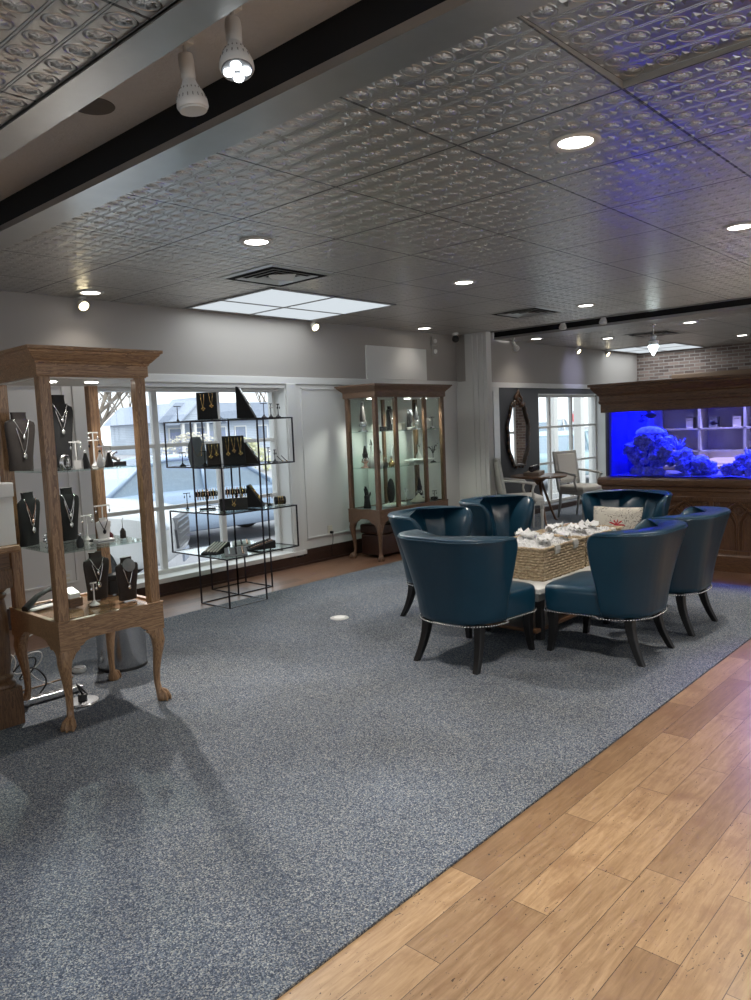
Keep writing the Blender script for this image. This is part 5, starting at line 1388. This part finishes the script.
cable('thick black cable looping under the near oak case', [(1.70, 4.60, .013), (1.72, 4.52, .12), (1.80, 4.46, .24), (1.90, 4.50, .22), (1.86, 4.52, .12), (1.76, 4.50, .10), (1.84, 4.46, .20), (1.93, 4.44, .08), (1.85, 4.42, .014)], .005, M['black'])
cable('thin pale cable tangled under the near oak case', [(1.75, 4.70, .26), (1.85, 4.66, .20), (1.78, 4.62, .10), (1.95, 4.60, .13), (1.96, 4.56, .24), (1.84, 4.6, .22), (1.90, 4.58, .06), (2.0, 4.56, .013)], .0035, M['white_plastic'])
cable('brown cable lying on the carpet under the near oak case', [(1.76, 4.60, .014), (1.90, 4.57, .014), (2.05, 4.60, .014), (2.14, 4.58, .014)], .005, plain('tan_cable', (.35, .22, .14), .5))
cable('white lead running up to the deck of the near oak case', [(1.84, 4.74, .013), (1.80, 4.70, .15), (1.88, 4.68, .28), (1.96, 4.66, .33), (2.02, 4.64, .30)], .003, M['white_plastic'])
# ------------------------------------------------------------------ outside the windows
GZ = -.28
struct('ground', MB().box(-40, 130, 6.6, 130, GZ-.1, GZ), plain('asphalt', (.33, .33, .35), .9, var=.1, sc=3))
def car(lab, x, y, rz, paint, L=4.6, W=1.82, H=1.45, suv=False, cat='car', plate=True):
    t = thing('parked_car', lab, cat, (x, y, GZ), rz)
    hw = W/2
    # stations along the car, front at +x: (x, sill, belt, halfwidth)
    if suv: S_ = [(-.50, .45, .95, .80), (-.49, .35, 1.02, .90), (-.40, .28, 1.05, .98), (-.1, .26, 1.06, 1), (.20, .26, 1.06, 1), (.33, .27, 1.03, .99), (.43, .30, .96, .95), (.485, .34, .88, .88), (.50, .42, .78, .80)]
    else: S_ = [(-.50, .42, .80, .78), (-.485, .32, .88, .88), (-.40, .25, .93, .96), (-.1, .22, .93, 1), (.20, .22, .91, 1), (.33, .24, .86, .98), (.43, .27, .79, .93), (.485, .32, .70, .85), (.50, .40, .62, .75)]
    lo_ = []
    for f, a, b_, q in S_:
        h_ = hw*q
        lo_.append([(f*L, -h_*.93, a), (f*L, -h_, a+.14), (f*L, -h_, a+(b_-a)*.6), (f*L, -h_*.93, b_-.03), (f*L, -h_*.80, b_), (f*L, h_*.80, b_), (f*L, h_*.93, b_-.03), (f*L, h_, a+(b_-a)*.6), (f*L, h_, a+.14), (f*L, h_*.93, a)])
    MB().loft(lo_).build('body', paint, t, smooth=True, sub=1)
    b0 = 1.03 if suv else .90
    R_ = [(-.46 if suv else -.38, b0, .80), (-.43 if suv else -.26, H-.10, .70), (-.30 if suv else -.16, H-.01, .66), (.0, H, .66), (.08, H-.04, .67), (.24, b0+.0, .80)]
    gl_ = MB().loft([[(f*L, -hw*q, min(z_, b0-.02)), (f*L, -hw*q, z_), (f*L, hw*q, z_), (f*L, hw*q, min(z_, b0-.02))] for f, z_, q in R_])
    gl_.build('windows', plain('car_glass', (.30, .38, .46), .1, spec=.8), t)
    rf = MB().loft([[(f*L, -hw*q*1.01, z_-.02), (f*L, -hw*q*.97, z_+.02), (f*L, hw*q*.97, z_+.02), (f*L, hw*q*1.01, z_-.02)] for f, z_, q in R_[1:5]])
    rf.build('roof', paint, t, smooth=True)
    pi_ = MB()
    for s_ in (-1, 1):
        for i_ in (1, 2, 3, 4):
            pass
        pts = [(R_[0][0]*L, s_*hw*R_[0][2], R_[0][1])] + [(f*L, s_*hw*q, z_) for f, z_, q in R_[1:5]] + [(R_[5][0]*L, s_*hw*.80, R_[5][1])]
        pi_.tube(pts, .035, 6)
        pi_.tube([(-.04*L, s_*hw*.665, H-.03), (-.04*L, s_*hw*.80, b0-.02)], .035, 6)
    pi_.build('pillars', paint, t, smooth='all')
    for fx in (-.31, .31):
        for s_ in (-1, 1):
            r = .36 if suv else .33
            w_ = MB(); R2 = Matrix.Translation((fx*L, s_*(hw-.10), r)) @ Matrix.Rotation(PI/2, 4, 'X')
            w_.lathe([(r*.55, -.11), (r*.95, -.11), (r, -.07), (r, .07), (r*.95, .11), (r*.55, .11)], n=26, M=R2)
            wo = w_.build('wheel', plain('tyre', (.03, .03, .03), .8), t, smooth=True)
            sp_ = MB().lathe([(.01, -.09), (r*.58, -.10), (r*.58, .10), (.01, .09)], n=20, M=R2); sp_.build('rim', M['silver'], wo, smooth=True)
    gz = .62 if suv else .45
    x1 = L*.5
    g_ = MB(); yv = [(-.36, -.12), (.36, -.12), (.44, .10), (.30, .22), (-.30, .22), (-.44, .10)]
    g_.loft([[(x1-.06, a, gz+b_) for a, b_ in yv], [(x1+.015, a, gz+b_) for a, b_ in yv]])
    gr_ = g_.build('grille', plain('grille_grey', (.10, .10, .11), .4), t)
    bars = MB()
    for k in range(5): bars.box(x1+.01, x1+.022, -.36, .36, gz-.10+.07*k, gz-.085+.07*k)
    for k in range(9): bars.box(x1+.01, x1+.020, -.36+.09*k, -.35+.09*k, gz-.11, gz+.2)
    bars.build('grille_bars', M['silver'], gr_)
    for s_ in (-1, 1):
        MB().ball((x1-.16, s_*hw*.72, gz+.16), .15, 12, 8, (.9, 1, .55)).build('headlight', plain('headlamp', (.75, .8, .85), .1), t, smooth='all')
        MB().box(-.515*L if False else -x1-.005, -x1+.10, s_*hw*.74-.12, s_*hw*.74+.12, gz+.12, gz+.32).build('tail_light', M['red'], t, bevel=.02)
        MB().ball((.20*L, s_*(hw+.06), b0+.05), .10, 10, 7, (.7, 1, .65)).build('door_mirror', paint, t, smooth='all')
        MB().box(-.02*L, .03*L, s_*hw-.012, s_*hw+.015, b0-.20, b0-.17).build('door_handle', M['silver'], t, bevel=.005)
    if plate: MB().box(x1+.01, x1+.035, -.18, .18, gz-.30, gz-.16).build('number_plate', plain('plate_blue', (.45, .5, .62), .4), t, bevel=.004)
    return t
WP = plain('car_white', (.82, .82, .82), .25, var=.01, coat=.5); BP = plain('car_blue', (.36, .46, .60), .25, var=.02, coat=.5); TP = plain('car_teal', (.40, .55, .60), .25, var=.02)
car('white sport utility car parked outside behind the near oak case, grille to the right', 3.3, 9.25, -.75, WP, 4.7, 1.9, 1.72, True)
car('pale blue saloon car parked outside behind the black rack', 7.3, 10.7, -.10, BP, 4.7, 1.82, 1.42)
car('grey car with red tail lights parked further back outside the shop window', 6.0, 13.0, PI*.9, plain('car_grey', (.45, .47, .5), .3), 4.5, 1.8, 1.42)
car('teal saloon car parked outside the alcove window', 18.7, 10.0, .1, TP, 4.5, 1.8, 1.42)
car('white van like car further behind outside the alcove window', 27.5, 15.5, .3, WP, 4.7, 1.85, 1.75, True)
# house with a porch
hs = thing('house', 'pale blue grey house with gable porch across the street', 'house', (46, 62, GZ))
SID = NT('siding'); _v = SID.coord(); _x, _y, _z = SID.sep(_v)
SID.bsdf(SID.mix(SID.math('LESS_THAN', SID.math('FRACT', SID.math('MULTIPLY', _z, 6.0)), .15), (.46, .51, .58), (.30, .34, .39)), .8); SIM = SID.m
RFM = plain('house_roof', (.30, .34, .42), .9, var=.15, sc=4)
MB().box(-7, 20, 0, 9, 0, 2.9).build('wall', SIM, hs)
MB().prism([(-7.6, 2.9), (20.6, 2.9), (18.6, 4.7), (-5.6, 4.7)], -.6, 9.4, 'y').build('roof', RFM, hs)
MB().prism([(-6.3, 2.75), (-1.7, 2.75), (-4.0, 4.75)], -2.4, 2, 'y').build('porch_gable', SIM, hs)
PG = [(-6.7, 2.62), (-4.0, 4.95), (-1.3, 2.62), (-1.3, 2.80), (-4.0, 5.15), (-6.7, 2.80)]
MB().loft([[(x_, -2.7, z_) for x_, z_ in PG], [(x_, 2.2, z_) for x_, z_ in PG]]).build('porch_roof', RFM, hs)
for x_ in (-6.0, -4.7, -3.3, -2.0): MB().box(x_-.13, x_+.13, -2.3, -2.05, 0, 2.75).build('porch_post', M['white_paint'], hs)
for x_ in (-5.4, -2.8, -.3, 2.2, 5, 7.5, 10, 13, 16):
    wn = MB().box(x_-.75, x_+.75, -.08, .0, .9, 2.4).build('window_frame', M['white_paint'], hs)
    MB().box(x_-.6, x_+.6, -.11, -.07, 1.02, 2.28).build('window_pane', plain('house_glass', (.20, .24, .31), .2), wn)
# bare trees and shrubs
BK = plain('bark', (.25, .21, .17), .9, var=.2, sc=6)
def tree(lab, x, y, h, seed):
    rnd = random.Random(seed); m = MB()
    def grow(p, d, l, r, n):
        pts = [p]; q = p.copy(); dd = d.copy()
        for k in range(3):
            dd = (dd+Vector((rnd.uniform(-.2, .2), rnd.uniform(-.2, .2), rnd.uniform(-.05, .12)))).normalized()
            q = q+dd*l/3; pts.append(q.copy())
        m.tube(pts, [max(q_, h*.0011) for q_ in (r, r*.88, r*.76, r*.62)], 5 if n < 3 else 4)
        if n >= 5: return
        for k in range(4 if n < 3 else 3):
            a = rnd.uniform(0, 2*PI); s_ = rnd.uniform(.35, .85)
            nd = (dd+Vector((cos(a)*s_, sin(a)*s_, rnd.uniform(-.1, .35)))).normalized()
            grow(pts[rnd.choice((2, 3))], nd, l*rnd.uniform(.66, .9), r*.6, n+1)
    grow(Vector((0, 0, 0)), Vector((rnd.uniform(-.15, .15), 0, 1)), h*.24, h*.0125, 0)
    o = m.build('bare_tree', BK, None, smooth='all', loc=(x, y, GZ), fix=False); tag(o, lab, 'tree')
for k, (x, y, h, lab) in enumerate(((12.2, 24, 9.5, 'bare tree with forked trunk outside, seen through the near oak case'), (18.0, 33, 12, 'bare tree outside left of the house, behind the corner of the near case'), (44, 88, 20, 'bare tree rising behind the left part of the house'), (59, 104, 23, 'bare tree rising behind the middle of the house'), (73, 86, 20, 'bare tree rising behind the right part of the house'), (27, 56, 15, 'bare tree far behind between the house and the near case'), (92, 104, 23, 'bare tree beyond the right end of the house'))): tree(lab, x, y, h, k+3)
def shrub(lab, x, y, sx, sy, sz, c, seed):
    m = MB(); rnd = random.Random(seed)
    for k in range(900):
        a, e = rnd.uniform(0, 2*PI), rnd.uniform(0, PI/2); r = rnd.uniform(.75, 1.0)
        p = Vector((cos(a)*cos(e)*sx*r, sin(a)*cos(e)*sy*r, sin(e)*sz*r)); u = Vector((rnd.uniform(-1, 1), rnd.uniform(-1, 1), rnd.uniform(-1, 1))).normalized(); w_ = u.orthogonal().normalized()
        s_ = .12; b = len(m.v); m.v += [tuple(p+u*s_), tuple(p+w_*s_*.5), tuple(p-u*s_), tuple(p-w_*s_*.5)]; m.f.append([b, b+1, b+2, b+3])
    o = m.build('shrub', plain('shrub_leaf', c, .9, var=.3, sc=3), None, loc=(x, y, GZ), fix=False); tag(o, lab, 'shrub')
shrub('reddish brown bare hedge outside behind the white car', 7.2, 19, 3.2, .8, 1.5, (.36, .24, .22), 1)
shrub('pale yellow green shrub outside at the right of the shop window', 21.0, 27, 1.5, 1.1, 1.55, (.55, .55, .36), 2)
shrub('pale shrub in front of the house porch', 35.5, 52, 3.4, 1.2, 1.9, (.58, .55, .42), 3)
# veranda posts and a stop sign outside the far window
for k, (x, lab) in enumerate(((14.55, 'white veranda post outside the alcove window, left one'), (15.75, 'white veranda post outside the alcove window, middle one'), (16.45, 'white veranda post outside the alcove window, right one'))):
    t = thing('veranda_post', lab, 'post', (x, 8.1, GZ))
    MB().box(-.09, .09, -.09, .09, 0, 3.1).build('shaft', M['white_paint'], t, bevel=.01); MB().box(-.13, .13, -.13, .13, 0, .2).box(-.13, .13, -.13, .13, 2.9, 3.1).build('base_and_cap', M['white_paint'], t, bevel=.01)
t = thing('red_sign', 'red round edged sign on a pole outside the alcove window', 'sign', (22.6, 11.8, GZ))
MB().cyl((0, 0, 0), (0, 0, 2.0), .03).build('pole', M['steel'], t, smooth=True)
MB().lathe([(.001, 0), (.26, 0), (.26, .012), (.001, .012)], n=8, M=Matrix.Translation((0, -.03, 1.78)) @ Matrix.Rotation(PI/2, 4, 'X') @ Matrix.Diagonal((1, .6, 1, 1))).build('sign_plate', plain('sign_red', (.75, .05, .08), .4), t)

# ------------------------------------------------------------------ light, camera, view
wd = bpy.data.worlds.new('World'); S.world = wd; wd.use_nodes = True
bg = wd.node_tree.nodes['Background']; bg.inputs[0].default_value = (.86, .93, 1, 1); bg.inputs[1].default_value = 1.25
su = bpy.data.lights.new('sun', 'SUN'); su.energy = 1.3; su.angle = .5; su.color = (1, .97, .92)
so = bpy.data.objects.new('sun_light', su); COL.objects.link(so); so.rotation_euler = (Vector((-.2, -.55, -1))).to_track_quat('-Z', 'Y').to_euler()
so.rotation_euler = (Vector((.25, .6, -1))).to_track_quat('-Z', 'Y').to_euler()
yaw, pit, rol = math.radians(42.336), math.radians(5.543), math.radians(-2.4216)
fw = Vector((cos(yaw)*cos(pit), sin(yaw)*cos(pit), -sin(pit))); ri = Vector((sin(yaw), -cos(yaw), 0)); up = ri.cross(fw)
r2 = ri*cos(rol)+up*sin(rol); u2 = -ri*sin(rol)+up*cos(rol)
cam = bpy.data.cameras.new('camera'); co = bpy.data.objects.new('camera', cam); COL.objects.link(co)
Rm = Matrix((r2, u2, -fw)).transposed().to_4x4(); Rm.translation = (0, 0, 1.5); co.matrix_world = Rm
cam.sensor_fit = 'VERTICAL'; cam.sensor_height = 36; cam.lens = 762/1000*36; cam.clip_start = .05; cam.clip_end = 300
S.camera = co
vs = S.view_settings; vs.view_transform = 'Standard'; vs.look = 'None'; vs.exposure = 0.8; vs.gamma = 1; vs.use_curve_mapping = False
S.cycles.max_bounces = 10; S.cycles.transparent_max_bounces = 24; S.cycles.caustics_reflective = False; S.cycles.caustics_refractive = False
S.cycles.sample_clamp_indirect = 4; S.cycles.use_denoising = True
